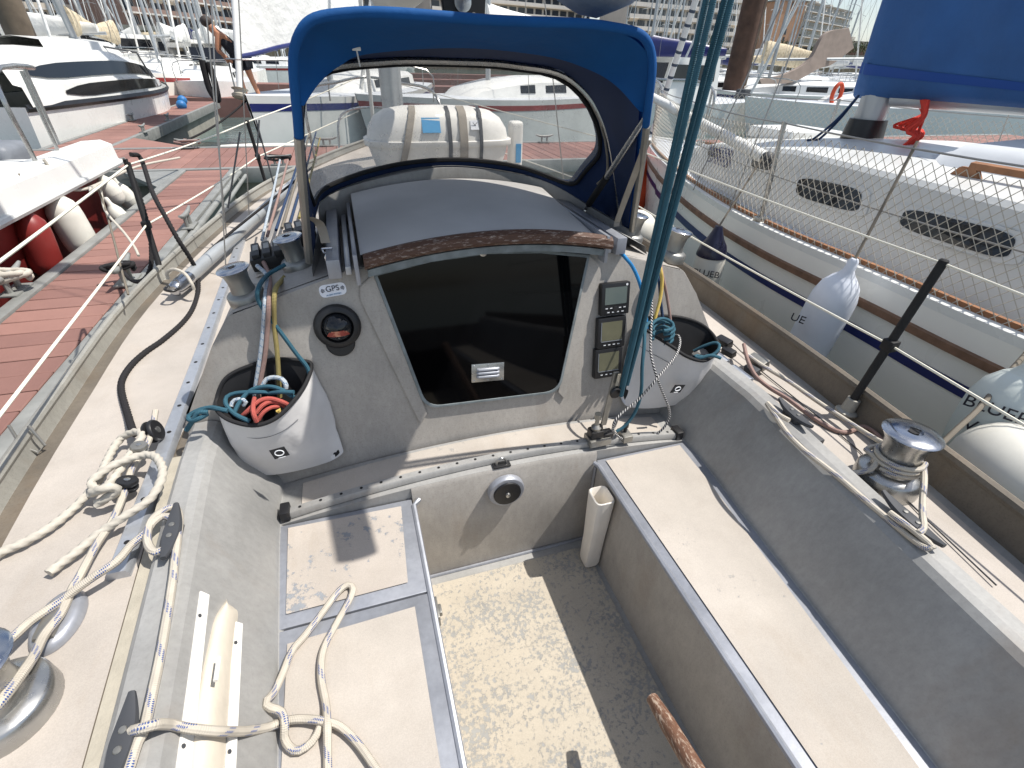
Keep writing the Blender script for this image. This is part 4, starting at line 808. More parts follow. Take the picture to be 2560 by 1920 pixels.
rope('dark grey mooring line from the starboard bulwark to the neighbouring boat', [PX(*p) for p in ((2325, 1135, 1.14), (2345, 1118, 1.17), (2393, 1072, 1.25), (2446, 1023, 1.36), (2499, 959, 1.5), (2560, 890, 1.66), (2600, 850, 1.75))], .008, 'rope_grey')
# mainsheet: four parts of teal line between boom end and traveller
ms = thing('mainsheet', 'teal mainsheet tackle rising from the traveller car to the boom', 'tackle', arc(.333, 1.116, .04))
lb = PY(1533, 1000, 1.108)
for xb, yb_, xt, q0, q1 in ((1549, 985, 1765, 1.112, 1.04), (1553, 990, 1783, 1.09, 1.02), (1562, 960, 1811, 1.112, 1.04), (1568, 962, 1828, 1.09, 1.02)):
    a, b = PY(xb, yb_, q0), PY(xt, 0, q1); b = a+(b-a)*1.32; g = G(); g.tube(rs([a, b], .02), .0064, 8); part('sheet_part', g, 'rope_teal', ms, smooth=60)
g = G(); a, b = PY(1508, 1062, 1.115), PY(1541, 930, 1.115); u_ = (b-a).normalized(); g.obox(a.lerp(b, .5), (u_, V((0, 1, 0)).cross(u_), (0, 1, 0)), ((b-a).length/2, .010, .004), .002); part('block_tang', g, 'stainless_dull', ms)
g = G(); g.lathe(PY(1541, 985, 1.1), (0, 1, 0), [(.016, 0), (.02, .004), (.016, .008), (.016, .014), (.02, .018), (.016, .022)], 18); part('sheave', g, 'black_plastic', ms)
g = G(); p = PY(1500, 1068, 1.115); g.lathe(p-V((0, 0, .02)), (0, 0, 1), [(.011, 0), (.012, .012), (.008, .03)], 12); part('shackle_swivel', g, 'black_plastic', ms)
g = G(); a = PY(1545, 950, 1.1); g.obox(a, (u_, V((0, 1, 0)).cross(u_), (0, 1, 0)), (.022, .005, .001)); part('tape_mark', g, 'webbing', ms)
g = G(); bb = BE+V((0, 0, -.12)); g.lathe(bb-V((.02, 0, 0)), (1, 0, 0), [(.04, 0), (.045, .01), (.03, .02), (.045, .03), (.04, .04)], 18); g.tube([bb, BE], .008, 6); part('boom_block', g, 'black_plastic', ms)
# small lines at the starboard bag
def yq(pts): return [PY(*p) for p in pts]
rope('black and white braided line looping in front of the starboard rope bag', yq([(x, y, q) for (x, y), q in zip([p[:2] for p in zF((525, -470), (528, -200), (530, 0), (520, 250), (520, 420), (560, 600), (600, 720), (660, 870), (710, 1000), (703, 1100), (630, 1210), (500, 1290), (360, 1325), (230, 1300), (140, 1220), (150, 1120), (230, 1030), (400, 890), (560, 710), (680, 570), (780, 440), (820, 320), (805, 245), (760, 240))], (1.34, 1.3, 1.26, 1.2, 1.16, 1.12, 1.11, 1.11, 1.11, 1.11, 1.11, 1.12, 1.12, 1.10, 1.09, 1.08, 1.09, 1.1, 1.1, 1.13, 1.17, 1.22, 1.26, 1.29))]), .0042, 'rope_zebra', seg=8)
rope('light teal line hanging from the starboard bag to the traveller', yq([(x, y, q) for (x, y), q in zip([p[:2] for p in zF((560, 110), (500, 110), (462, 180), (452, 350), (432, 560), (425, 780), (400, 920), (340, 1060), (250, 1170), (165, 1225))], (1.27, 1.23, 1.19, 1.15, 1.12, 1.11, 1.11, 1.11, 1.11, 1.11))]), .0058, 'rope_teal')
for i, (cx_, cy_, w2, h2) in enumerate(((640, 130, 110, 62), (650, 165, 108, 64), (648, 215, 104, 66), (640, 262, 100, 66))):
    pts = [PY(*zF((cx_+w2*math.cos(a)+12*math.sin(2*a), cy_+h2*math.sin(a)))[0][:2], 1.235-.02*math.sin(a)+.008*i) for a in [math.radians(-200+26*k) for k in range(12)]]
    rope('teal line coiled over the rim of the starboard bag, %s of four turns' % ('topmost', 'second', 'third', 'lowest')[i], pts, .006, 'rope_teal', group='teal coils over the starboard bag rim', name='rope_coil')
rope('teal line end knotted over the right rim of the starboard bag', [PZ(*p) for p in zF((960, 400, .69), (1060, 350, .715), (1170, 315, .735), (1220, 335, .735), (1210, 390, .725), (1150, 440, .71), (1060, 460, .705), (985, 445, .71), (970, 465, .708), (1030, 470, .71), (1120, 445, .72), (1190, 455, .72), (1240, 475, .715))], .0058, 'rope_teal')
rope('bright blue line dropping from the starboard winch into the bag', [PZ(1540, 615, 1.0), PB(1560, 640, .03), PB(1582, 668, .03), PB(1600, 710, .03), PB(1612, 765, .035), PB(1618, 830, .04)], .0062, 'rope_blue')
rope('yellow line dropping into the starboard rope bag', [PZ(1640, 645, .98), PB(1650, 668, .035), PB(1655, 705, .04), PB(1650, 750, .045), PB(1638, 795, .05), PB(1630, 840, .05)], .0062, 'rope_yellow')
rope('brown line dropping into the starboard rope bag', [PZ(1650, 650, .98), PB(1657, 690, .03), PB(1668, 745, .035), PB(1676, 800, .04), PB(1680, 830, .04)], .0055, 'rope_brown')
rope('navy line dropping into the starboard rope bag', [PZ(1640, 655, .98), PB(1648, 705, .028), PB(1652, 755, .03), PB(1658, 805, .035), PB(1660, 830, .04)], .0055, 'rope_navy')
# port bag and its lines
rope('teal line led from the port winch across the bulkhead into the bag', [PZ(*p) for p in zK((470, 680, 1.03), (390, 725, 1.02), (330, 765, 1.01))]+[PB(*p[:2], .03) for p in zK((268, 850), (262, 950), (345, 1080), (450, 1220), (560, 1370), (640, 1470), (660, 1560))], .0062, 'rope_teal')
rope('blue flecked line hanging into the port bag', [PZ(*p) for p in zK((255, 690, 1.0), (330, 770, .99))]+[PB(*p[:2], .03) for p in zK((318, 930), (300, 1200), (272, 1430), (240, 1640), (235, 1720))], .0065, 'rope_blueflk')
rope('dusty brown line hanging into the port bag', [PZ(*p) for p in zK((300, 650, 1.0), (350, 780, .99))]+[PB(*p[:2], .034) for p in zK((345, 930), (332, 1200), (312, 1400), (272, 1620), (268, 1720))], .0065, 'rope_brown')
rope('olive line hanging from the port winch into the bag', [PZ(*p) for p in zK((470, 770, .985), (445, 800, .98))]+[PB(*p[:2], .03) for p in zK((390, 890), (388, 1150), (408, 1350), (425, 1620), (430, 1700))], .0068, 'rope_olive')
def tang(label, m, r, *pts): return rope(label, [PZ(*p) for p in zH(*pts)], r, m)
tang('teal rope coil in the port bag, curled along its front rim', 'rope_teal', .0062, (690, 655, .715), (620, 625, .725), (555, 585, .73), (505, 520, .735), (515, 465, .74), (590, 438, .745), (700, 432, .75), (800, 432, .75), (860, 440, .74))
tang('teal rope arching over the red coil in the port bag', 'rope_teal', .0062, (570, 590, .72), (610, 510, .735), (680, 430, .75), (760, 395, .76), (860, 390, .765), (950, 420, .76), (1015, 465, .745), (1035, 470, .735))
tang('short teal end sticking out at the right rim of the port bag', 'rope_teal', .0062, (840, 440, .745), (930, 430, .76), (1030, 432, .762))
tang('teal knotted rope end hanging over the left rim of the port bag', 'rope_teal', .0068, (520, 575, .74), (450, 560, .745), (390, 550, .74), (310, 565, .735), (240, 600, .725), (215, 630, .72), (245, 652, .72), (310, 628, .73), (365, 595, .735), (345, 580, .745), (290, 590, .742), (270, 625, .73), (245, 660, .715), (225, 690, .70), (200, 728, .685))
tang('red rope coil lying in the port bag', 'rope_red', .0065, (620, 630, .71), (680, 570, .735), (760, 500, .75), (830, 480, .75), (900, 492, .745), (960, 515, .735), (1000, 540, .72))
tang('red rope bight standing in the port bag', 'rope_red', .0065, (725, 480, .735), (715, 540, .75), (720, 600, .745), (745, 660, .72))
tang('red rope loop beside the front rim of the port bag', 'rope_red', .0065, (740, 590, .725), (790, 530, .74), (850, 505, .74), (900, 510, .735), (960, 540, .72))
tang('dull red rope end low in the port bag', 'rope_red', .006, (760, 640, .71), (790, 590, .725), (850, 550, .73), (920, 540, .725))
tang('blue flecked rope loop at the back of the port bag', 'rope_blueflk', .0068, (785, 385, .755), (815, 335, .77), (870, 318, .775), (935, 330, .775), (968, 375, .765), (965, 410, .75))
tang('pale flecked rope loop at the left side of the port bag', 'rope_blueflk', .006, (545, 545, .725), (560, 500, .735), (610, 485, .74), (660, 500, .735), (640, 540, .72))
tang('yellow scrap of line in the port bag', 'rope_yellow', .005, (900, 580, .72), (915, 560, .727), (920, 590, .715))
# lines on the cabin top running forward
for i, (px, py, x1, y1, m) in enumerate(((690, 575, 765, 340, 'rope_navy'), (705, 570, 775, 330, 'rope_grey'), (725, 560, 790, 330, 'rope_navy'), (748, 545, 800, 345, 'rope_olive'), (668, 590, 720, 400, 'rope_brown'), (655, 600, 700, 400, 'rope_blueflk'))):
    a = PZ(px, py, 1.03); b = V((MX-.06+.02*i, MY-.15, 1.1)); c_ = PZ(x1, y1, 1.06)
    rope('halyard tail in %s running forward on the port cabin top, %s' % (m[5:].replace('flk', ' fleck'), ('outer of the clutch lines', 'second of the clutch lines', 'third of the clutch lines', 'nearest the hood', 'beside the outer clutch', 'outermost of all')[i]), [a, a.lerp(c_, .5)+V((0, 0, -.004)), c_], .0055, m, smooth_n=4)
rope('dark halyards lying along the port cabin side', [PZ(*p) for p in zD((1470, 650, .66), (1620, 500, .7), (1800, 350, .74), (2000, 190, .8), (2212, 20, .85), (2400, -130, .9))], .007, 'rope_black')
# spinnaker pole on the port deck
a, b = PZ(440, 722, .665), PZ(620, 560, .70); b = a+(b-a)*2.2
pol = thing('spinnaker_pole', 'white pole with alloy end fitting stowed on the port side deck', 'pole', a)
g = G(); g.tube([a.lerp(b, .06), a.lerp(b, .5), b], .031, 16); part('pole_tube', g, 'mast_alu', pol)
ax_ = (b-a).normalized(); g = G(); g.lathe(a, ax_, [(.02, -.02), (.03, -.01), (.034, .03), (.036, .1), (.033, .12)], 18); part('end_fitting', g, 'chrome', pol)
g = G(); g.tube(spl([a-ax_*.01+V((-.02, 0, .02)), a-ax_*.05+V((-.015, 0, .02)), a-ax_*.06+V((.02, 0, .015)), a-ax_*.02+V((.025, 0, .01))], 5), .006, 8); part('pole_jaw', g, 'black_plastic', pol)
g = G(); g.tube(spl([PZ(*p) for p in zD((1290, 730, .69), (1285, 680, .72), (1340, 655, .74), (1420, 690, .73), (1470, 760, .70), (1490, 810, .67))], 6), .007, 8); part('pole_lanyard', g, 'rope_plain', pol)
# deck eye on the port bulwark
p = PZ(85, 1125, .61); g = G(); g.tube([p+V((-.03, .02, .08)), p+V((-.02, 0, .02)), p+V((.015, -.015, .0)), p+V((.03, .0, .01)), p+V((.01, .02, .07))], .004, 8); part('bulwark_shackle', g, 'stainless_dull', boat)
# white battens and canvas handle pocket on the port seat back
for q4 in (zB((1518, 310), (1590, 342), (1440, 1700), (1325, 1700)), zB((1790, 545), (1846, 562), (1788, 1700), (1718, 1700))):
    g = G(); g.prism([PC(x, y, .002) for x, y in [p[:2] for p in q4]], NL*.008, .0015); bt = part('batten', g, 'white_plastic', boat)
    c0_, c1_ = [(PC(*q4[i][:2], .0105)+PC(*q4[j][:2], .0105))/2 for i, j in ((0, 1), (2, 3))]
    for t in (.15, .88):
        g = G(); g.lathe(c0_.lerp(c1_, t), NL, [(.004, 0), (.0035, .0015), (.001, .002)], 10); part('screw', g, 'dark_grey', bt)
L_ = [(1742, 362), (1690, 430), (1640, 520), (1600, 680), (1540, 950), (1490, 1250), (1440, 1700)]; R__ = [(1746, 395), (1800, 430), (1830, 480), (1800, 680), (1770, 950), (1750, 1250), (1722, 1700)]
g = G(); rows = []
for l, r_ in zip(spl([(x, y, 0) for x, y in L_], 4), spl([(x, y, 0) for x, y in R__], 4)):
    a = zB((l.x, l.y))[0]; b = zB((r_.x, r_.y))[0]; rows.append([PC(a[0]+(b[0]-a[0])*t, a[1]+(b[1]-a[1])*t, 0.003+.02*math.sin(math.pi*t)**.7*min(1, .5+l.y/1500)) for t in [k/10 for k in range(11)]])
g.rings(rows, False, False); pk = part('handle_pocket', g, 'pocket_canvas', boat, 'cream canvas handle pocket between two white battens')
a, b = [PC(*zB(q)[0][:2], .043) for q in ((1680, 810), (1655, 990))]; g = G(); g.tube(rs([a, b], .006), .004, 8); part('pocket_lashing', g, 'white_plastic', pk)
# ================================================================ water and pontoons
g = G(); g.sheet([[V((-1500, -600, WL)), V((1500, -600, WL))], [V((-1500, 2600, WL)), V((1500, 2600, WL))]]); struct('water', g, 'water', 0)
PZT = .30
def pontoon(name, label, lo, hi, along, npl, mats, beam_sides=True, m_beam='galv', first=None):
    """planked walkway; along = 'x' or 'y' is the long direction, planks lie across it"""
    t = thing(name, label, 'pontoon', ((lo[0]+hi[0])/2, (lo[1]+hi[1])/2, WL))
    g = G(); g.box((lo[0]+.05, lo[1]+.05, WL-.25), (hi[0]-.05, hi[1]-.05, PZT-.14)); part('float', g, 'concrete', t)
    g = G(); g.box((lo[0]+.02, lo[1]+.02, PZT-.15), (hi[0]-.02, hi[1]-.02, PZT-.035)); part('frame', g, 'black_matt', t)
    for k in (0, 1):
        g = G()
        if along == 'y': x = lo[0] if k == 0 else hi[0]; g.box((x-.035, lo[1], PZT-.17), (x+.045, hi[1], PZT+.012), .012)
        else: y = lo[1] if k == 0 else hi[1]; g.box((lo[0], y-.05, PZT-.17), (hi[0], y+.05, PZT+.012), .012)
        part('edge_beam', g, m_beam, t)
    L0, L1 = (lo[1], hi[1]) if along == 'y' else (lo[0], hi[0]); w_ = (L1-L0)/npl
    A0, A1 = (lo[0]+.052, hi[0]-.052) if along == 'y' else (lo[1]+.052, hi[1]-.052)
    meshes = []
    for m in mats:
        g = G(); h = w_/2-.004
        if along == 'y': g.box((A0, -h, -.028), (A1, h, 0), .004, 1)
        else: g.box((-h, A0, -.028), (h, A1, 0), .004, 1)
        me = g.mesh('plank', 40); me.materials.append(M[m]); meshes.append(me)
    for i in range(npl):
        o = bpy.data.objects.new('plank', random.choice(meshes)); C.objects.link(o); o.parent = t
        c = L0+(i+.5)*w_; dz = random.uniform(-.002, .002)
        o.location = V((0, c, PZT+dz))-V((0, t.location.y, t.location.z)) - V((t.location.x, 0, 0)) if along == 'y' else V((c, 0, PZT+dz))-t.location
    return t
PM = ['plank', 'plank_b', 'plank_c']
fin = pontoon('finger_pontoon', 'narrow red brown finger pontoon along the port side of the boat', (-2.32, -1.0), (-1.74, 7.40), 'y', 54, PM)
g = G(); g.tube([(-1.66, -1, PZT-.02), (-1.66, 7.3, PZT-.02)], .028, 10); part('edge_pipe', g, 'galv', fin)
g = G(); g.tube([(-1.60, -1, PZT-.06), (-1.60, 7.3, PZT-.06)], .022, 10); part('edge_pipe', g, 'galv', fin)
walk = pontoon('walkway_pontoon', 'broad red brown walkway pontoon crossing in front of the bows', (-15.0, 7.46), (16.0, 9.30), 'x', 194, PM)
fin2 = pontoon('finger_pontoon', 'far red brown finger pontoon beside the white cabin cruiser', (-4.55, 9.36), (-3.75, 18.6), 'y', 58, PM)
# triangular gussets
for pts in ([(-3.75, 9.36), (-2.6, 9.36), (-3.75, 10.6)],):
    g = G(); g.prism([V((x, y, PZT-.04)) for x, y in pts], (0, 0, .042)); part('gusset_plate', g, 'plank_b', fin2)
for pts in ([(-2.32, 7.40), (-2.95, 7.40), (-2.32, 6.4)],):
    g = G(); g.prism([V((x, y, PZT-.04)) for x, y in pts], (0, 0, .042)); part('gusset_plate', g, 'galv', fin)
# pontoon cleats
def pcleat(par, p, ang, L=.17, m='galv'):
    p = V(p); d_ = V((math.cos(ang), math.sin(ang), 0)); s_ = V((-d_.y, d_.x, 0)); g = G()
    g.obox(p+V((0, 0, .006)), (d_, s_, (0, 0, 1)), (L*.62, .05, .006), .003)
    for t in (-1, 1): g.tube([p+d_*L*.3*t, p+d_*L*.3*t+V((0, 0, .09))], .016, 8)
    g.tube([p-d_*L+V((0, 0, .125)), p-d_*L*.6+V((0, 0, .105)), p+V((0, 0, .098)), p+d_*L*.6+V((0, 0, .105)), p+d_*L+V((0, 0, .125))], .019, 10, rad=[.010, .018, .02, .018, .010]); return part('mooring_cleat', g, m, par)
for x, y in ((-1.80, 3.52), (-2.38, 3.5), (-1.70, 4.75)): pcleat(fin, (x, y, PZT+.012), math.pi/2)
for x, y in ((-3.1, 7.55), (-1.2, 7.55), (.7, 7.55), (4.2, 7.55), (-2.6, 9.22), (-.6, 9.22), (3.2, 9.2)): pcleat(walk, (x, y, PZT+.012), 0)
for x, y in ((-3.72, 11.2), (-4.45, 13.2), (-3.8, 13.2)): pcleat(fin2, (x, y, PZT+.012), math.pi/2)
def coil(label, c, r, n, m, rr=.014, lay=1):
    c = V(c); pts = [c+V(((r+.3*r*math.sin(2.3*a))*math.cos(a), (r*.6)*math.sin(a), .012+.012*(a/6.28)+.03*abs(math.sin(a*.7)))) for a in [.5*i for i in range(int(n*12.6))]]
    P = rs(spl(pts, 3), .012); g = G(); g.tube(P, rr, 10, lay=lay, pitch=.06); return solo('mooring_line', g, m, label, 'rope', None, 60)
coil('black mooring line wound on the finger pontoon cleat', (-1.82, 3.52, PZT+.07), .07, 2.2, 'rope_black')
coil('white mooring line wound on the outer cleat of the finger pontoon', (-2.38, 3.5, PZT+.07), .09, 2.4, 'rope_plain', .018)
coil('dark mooring line heaped on a walkway cleat left of the bow', (-1.2, 7.56, PZT+.06), .13, 2.6, 'rope_black')
coil('pale rope heaped on the walkway cleat left of the finger', (-3.1, 7.56, PZT+.06), .14, 2.2, 'rope_plain')
coil('pale rope heaped on the walkway cleat right of the bow', (.7, 7.56, PZT+.06), .16, 3.2, 'rope_plain')
coil('brown rope on the far walkway cleat by the gusset', (-2.6, 9.22, PZT+.06), .14, 2.4, 'rope_brown')
rope('taut black dock line from the far bow to the walkway', sag((-2.6, 9.22, .42), (-1.7, 10.4, .95), .06), .016, 'rope_black', lay=1)
# bird mess / pale stain on the planks
# ================================================================ neighbour to starboard
def yhalf(t): return sitp(t)
nb = thing('neighbour_yacht', 'white cruising yacht with teak trim and netted life lines moored to starboard', 'yacht', (2.95, 1.5, WL))
nh = sitp([(-2.5, 1.1), (.0, 1.24), (.865, 1.25), (1.38, 1.215), (2.13, 1.17), (3.0, .99), (4.0, .65), (4.73, .33), (5.3, .02)])
NYS = [-2.5+.13*i for i in range(60)]; NYS = [y for y in NYS if y < 5.3]+[5.3]
def nz(y): return .80+.05*max(0, (y-2.5)/2.8)
def side(y, z, s):                                  # hull surface half width at height z
    b = nh(y); t = max(0, (nz(y)-z)); return s*(b*(1-.04*t-.22*max(0, t-.35)**2)+(-.10*t if y > 4 else 0))
NX0 = 2.95
def strip(y0, z0, z1, off=0.0, s=-1, ys=NYS):
    return [[V((NX0+side(y, z, s)+s*off, y, z)) for z in zz] for y in ys for zz in [(z0(y), (z0(y)+z1(y))/2, z1(y))]]
g = G(); rows = []
for y in NYS:
    L = [(side(y, z, -1), z) for z in (nz(y), nz(y)-.1, nz(y)-.3, .3, .1, -.1, -.3)]+[(side(y, -.3, -1)*.4, -.55)]
    rows.append([V((NX0+x, y, z)) for x, z in L]+[V((NX0, y, -.6))]+[V((NX0-x, y, z)) for x, z in L[::-1]])
g.rings(rows, False, False); g.rings([rows[0], [V((NX0, -2.5, q.z)) for q in rows[0]]], False, False); part('hull', g, 'hull_white', nb)
for nm, a, b, m, off in (('navy_stripe', lambda y: nz(y)-.255, lambda y: nz(y)-.205, 'navy', .004), ('rubbing_strake', lambda y: nz(y)-.118, lambda y: nz(y)-.088, 'teak_grey', .02)):
    for s in (-1,):
        g = G(); R_ = strip(0, a, b, off, s)
        if nm == 'rubbing_strake':
            g.rings([[V((NX0+side(y, nz(y)-.118, s), y, nz(y)-.121)), r[0], r[2], V((NX0+side(y, nz(y)-.088, s), y, nz(y)-.085))] for y, r in zip(NYS, R_)], False, False)
        else: g.rings(R_, False, False)
        part(nm, g, m, nb)
g = G(); g.rings([[V((NX0+nh(y)*t, y, nz(y)+.002+.03*(1-t*t))) for t in (-.985, -.7, -.35, 0, .35, .7, .985)] for y in NYS], False, False); part('deck', g, 'gelcoat_deck', nb)
for s in (-1, 1):
    g = G(); g.rings([[V((NX0+s*(nh(y)), y, nz(y)-.005)), V((NX0+s*(nh(y)+.006), y, nz(y)+.03)), V((NX0+s*(nh(y)-.012), y, nz(y)+.04)), V((NX0+s*(nh(y)-.05), y, nz(y)+.036)), V((NX0+s*(nh(y)-.055), y, nz(y)+.006))] for y in NYS], False, False); gw = part('gunwale', g, 'gelcoat', nb)
    for y0, y1 in ((-2.4, .62), (.72, 2.15), (2.25, 3.6), (3.7, 4.7)):
        ys = [y0+(y1-y0)*i/12 for i in range(13)]; g = G(); g.rings([[V((NX0+s*(nh(y)-o), y, nz(y)+h)) for o, h in ((.014, .036), (.016, .058), (.036, .058), (.038, .036))] for y in ys], True, True); part('teak_capping', g, 'teak', gw)
# coachroof
chw = sitp([(-1.2, 1.06), (.94, 1.045), (1.2, 1.02), (1.52, .985), (1.9, .94), (2.4, .865), (3.0, .735), (3.6, .56), (4.05, .42)])
CYS = [-1.2+.1*i for i in range(53)]
def ctop(y): return 1.165-.10*max(0, (y-2.4))-.08*max(0, (y-3.3)/.75)**1.5
g = G(); rows = []
for y in CYS:
    h = chw(y); t = ctop(y); rows.append([V((NX0+s*x, y, z)) for s, pr in ((-1, ((h+.05, .81), (h+.045, .84), (h-.026, t-.022), (h-.045, t), (h*.5, t+.03))), (1, ((0, t+.045), (h*.5, t+.03), (h-.045, t), (h-.026, t-.022), (h+.045, .84), (h+.05, .81)))) for x, z in pr])
g.rings(rows, False, True); g.rings([rows[-1], [V((q.x*.8+NX0*.2, 4.3, .83)) for q in rows[-1]]], False, False); part('coachroof', g, 'gelcoat_grey', nb, smooth=22)
g = G(); g.rings([[V((NX0+x, y, z)) for x, z in ((-.6, ctop(y)+.02), (-.56, 1.25), (-.50, 1.275), (0, 1.30), (.50, 1.275), (.56, 1.25), (.6, ctop(y)+.02))] for y in (-1.2, .2, 1.4, 1.75)]+[[V((NX0+x, 1.95, ctop(1.95)+.03)) for x in (-.5, -.4, -.3, 0, .3, .4, .5)]], False, False); part('roof_step', g, 'gelcoat_deck', nb)
g = G(); g.box((NX0-.24, 3.05, 1.10), (NX0+.24, 3.5, 1.18), .02); part('fore_hatch', g, 'gelcoat', nb)
# windows and lettering lie on the sloping port cabin side
cp0 = V((NX0-.76, 1.0, .84)); cp1 = V((NX0-.63, 3.2, .84)); cpt = V((NX0-.70, 1.0, 1.085))
cn = (cp1-cp0).cross(cpt-cp0).normalized(); cn = cn if cn.x < 0 else -cn
cax = (cp0-cp1).normalized(); cup = cn.cross(cax); cup = cup if cup.z > 0 else -cup
def CSP(y, f): h, t = chw(y), ctop(y); return V((NX0-(h+.045+(-.075)*f), y, .84+(t-.03-.84)*f))
def CW(px, py, off=0):                              # point of the photograph on the port cabin side
    y = 2.0
    for _ in range(30):
        a = CSP(y, .5); n = (CSP(y+.05, .5)-CSP(y-.05, .5)).cross(CSP(y, 1)-CSP(y, 0)).normalized(); n = n if n.x < 0 else -n
        q = PP(px, py, a, n); y += .6*(max(-1, min(4.0, q.y))-y)
    return q+n*off, n
def cwin(quad, rr, glass='dark_glass', k=1.0):
    Q4 = [V((x*2560/2212, y*2560/2212, 0)) for x, y in quad]
    def outl(m, r): return rounded([(-m, -m), (1+m, -m), (1+m, 1+m), (-m, 1+m)], [r]*4, 5)
    def bil(u, v): return Q4[0].lerp(Q4[1], u).lerp(Q4[3].lerp(Q4[2], u), v)
    for m, r, o, th, nm, mt in ((.16*k, .36, .004, .006, 'window_frame', 'gelcoat_grey'), (0, .3, .011, .003, 'window_pane', glass)):
        pts = []
        for u, v in outl(m, r): p_ = bil(.5+(u-.5)*(1 if m == 0 else 1-.06), v); q, n = CW(p_.x, p_.y, o); pts.append(q)
        g = G(); g.prism(pts, n*th); par = part(nm, g, mt, nb if m else par, smooth=0)
cwin([(1730, 382), (1868, 411), (1857, 463), (1721, 424)], .035); cwin([(1962, 448), (2205, 508), (2177, 566), (1942, 492)], .04)
cwin([(1630, 340), (1668, 347), (1668, 370), (1625, 362)], .02); cwin([(1536, 318), (1562, 324), (1560, 344), (1531, 338)], .02)
for body, px, py in (('WeSTERLY', 1814, 385), ('GRIFFON', 1805, 406)):
    p, n = CW(px, py, .022); p2, _ = CW(px+20, py+6, .004); ax = (p2-p).normalized(); text(body, .085, p, ax, n.cross(ax) if n.cross(ax).z > 0 else -n.cross(ax), 'navy', nb, 'name_lettering', .001)
# teak grab rails
for s in (-1, 1):
    g = G(); x = NX0+s*.72; ys = [-.9+.07*i for i in range(36)]
    g.rings([[V((x+s*.014, y, ctop(y)+.045)), V((x+s*.014, y, ctop(y)+.07)), V((x-s*.014, y, ctop(y)+.075)), V((x-s*.014, y, ctop(y)+.045))] for y in ys], True, True); gr = part('grab_rail', g, 'teak', nb)
    for y in [-.9+.49*i for i in range(6)]:
        g = G(); g.prism([V((x-.013, y-.07, ctop(y)+.005)), V((x-.013, y+.07, ctop(y)+.005)), V((x-.013, y+.035, ctop(y)+.05)), V((x-.013, y-.035, ctop(y)+.05))], (.026, 0, 0), .004); part('rail_foot', g, 'teak', gr)
# mast, boom, blue sail cover
nm_ = V((NX0+.02, 2.72, 1.17)); g = G(); g.rings([[V((nm_.x+.07*math.cos(a), nm_.y+.1*math.sin(a), z)) for a in [2*math.pi*i/18 for i in range(18)]] for z in (1.12, 4, 9.5)], True, True); nmast = part('mast', g, 'mast_alu', nb)
g = G(); g.lathe((nm_.x, nm_.y, 1.12), (0, 0, 1), [(.13, 0), (.125, .06), (.115, .14), (.11, .17)], 16); part('mast_boot', g, 'black_plastic', nmast)
def cvp(t, a):
    y = 2.88-3.6*t; zb = 1.385+.05*t+.018*math.sin(5*t+1); zt = 2.75-1.0*min(1, t*1.6)**.7-.10*t; ww = .165-.05*t; sz = math.sin(a); zz = (zb+zt)/2+(zt-zb)/2*sz
    nose = min(1, (t+.004)*30)**.5
    wx = ww*math.copysign(abs(math.cos(a))**.6, math.cos(a))*(1 if sz < 0 else (1-.55*sz))*nose+.010*math.sin(t*50+3*sz)*abs(math.cos(a))+.006*math.sin(t*23+7*sz)
    return V((nm_.x+wx, y, zz))
g = G(); g.rings([[cvp(i/48, 2*math.pi*k/28) for k in range(28)] for i in range(49)], True, True); sc_ = part('sail_cover', g, 'sail_blue', nb)
g = G(); g.rings([[cvp(.01+.95*i/40, math.pi+math.radians(q))+V((-.004, 0, 0)) for q in (52, 48, 44)] for i in range(41)], False, False); part('cover_band', g, 'sail_blue_band', sc_)
g = G(); g.tube([(nm_.x, 2.6, 1.415), (nm_.x, -.7, 1.47)], .045, 12); part('boom', g, 'mast_alu', nb)
for i in range(14):
    a = V((nm_.x-.12+.016*i, 2.3+.02*i, 1.42)); z0 = 1.19
    pts = [a, a+V((.01*i-.06, -.06, -.08)), a+V((.03*(i % 3)-.09, -.02-.02*(i % 4), -.15)), V((a.x-.10+.012*i, a.y-.08-.012*(i % 5), z0+.06)), V((a.x-.12+.014*i, a.y-.05-.02*(i % 3), z0))]
    rope('', pts, .0085, 'red_rope', name='red_halyard', par=nb)
for k in (0, 1): rope('', [(nm_.x-.09, 2.78, 1.42), (nm_.x-.16-.02*k, 2.8, 1.28), (nm_.x-.26-.05*k, 2.8, 1.175), (nm_.x-.36-.06*k, 2.75, 1.165)], .008, 'rope_navy', name='blue_halyard', par=nb)
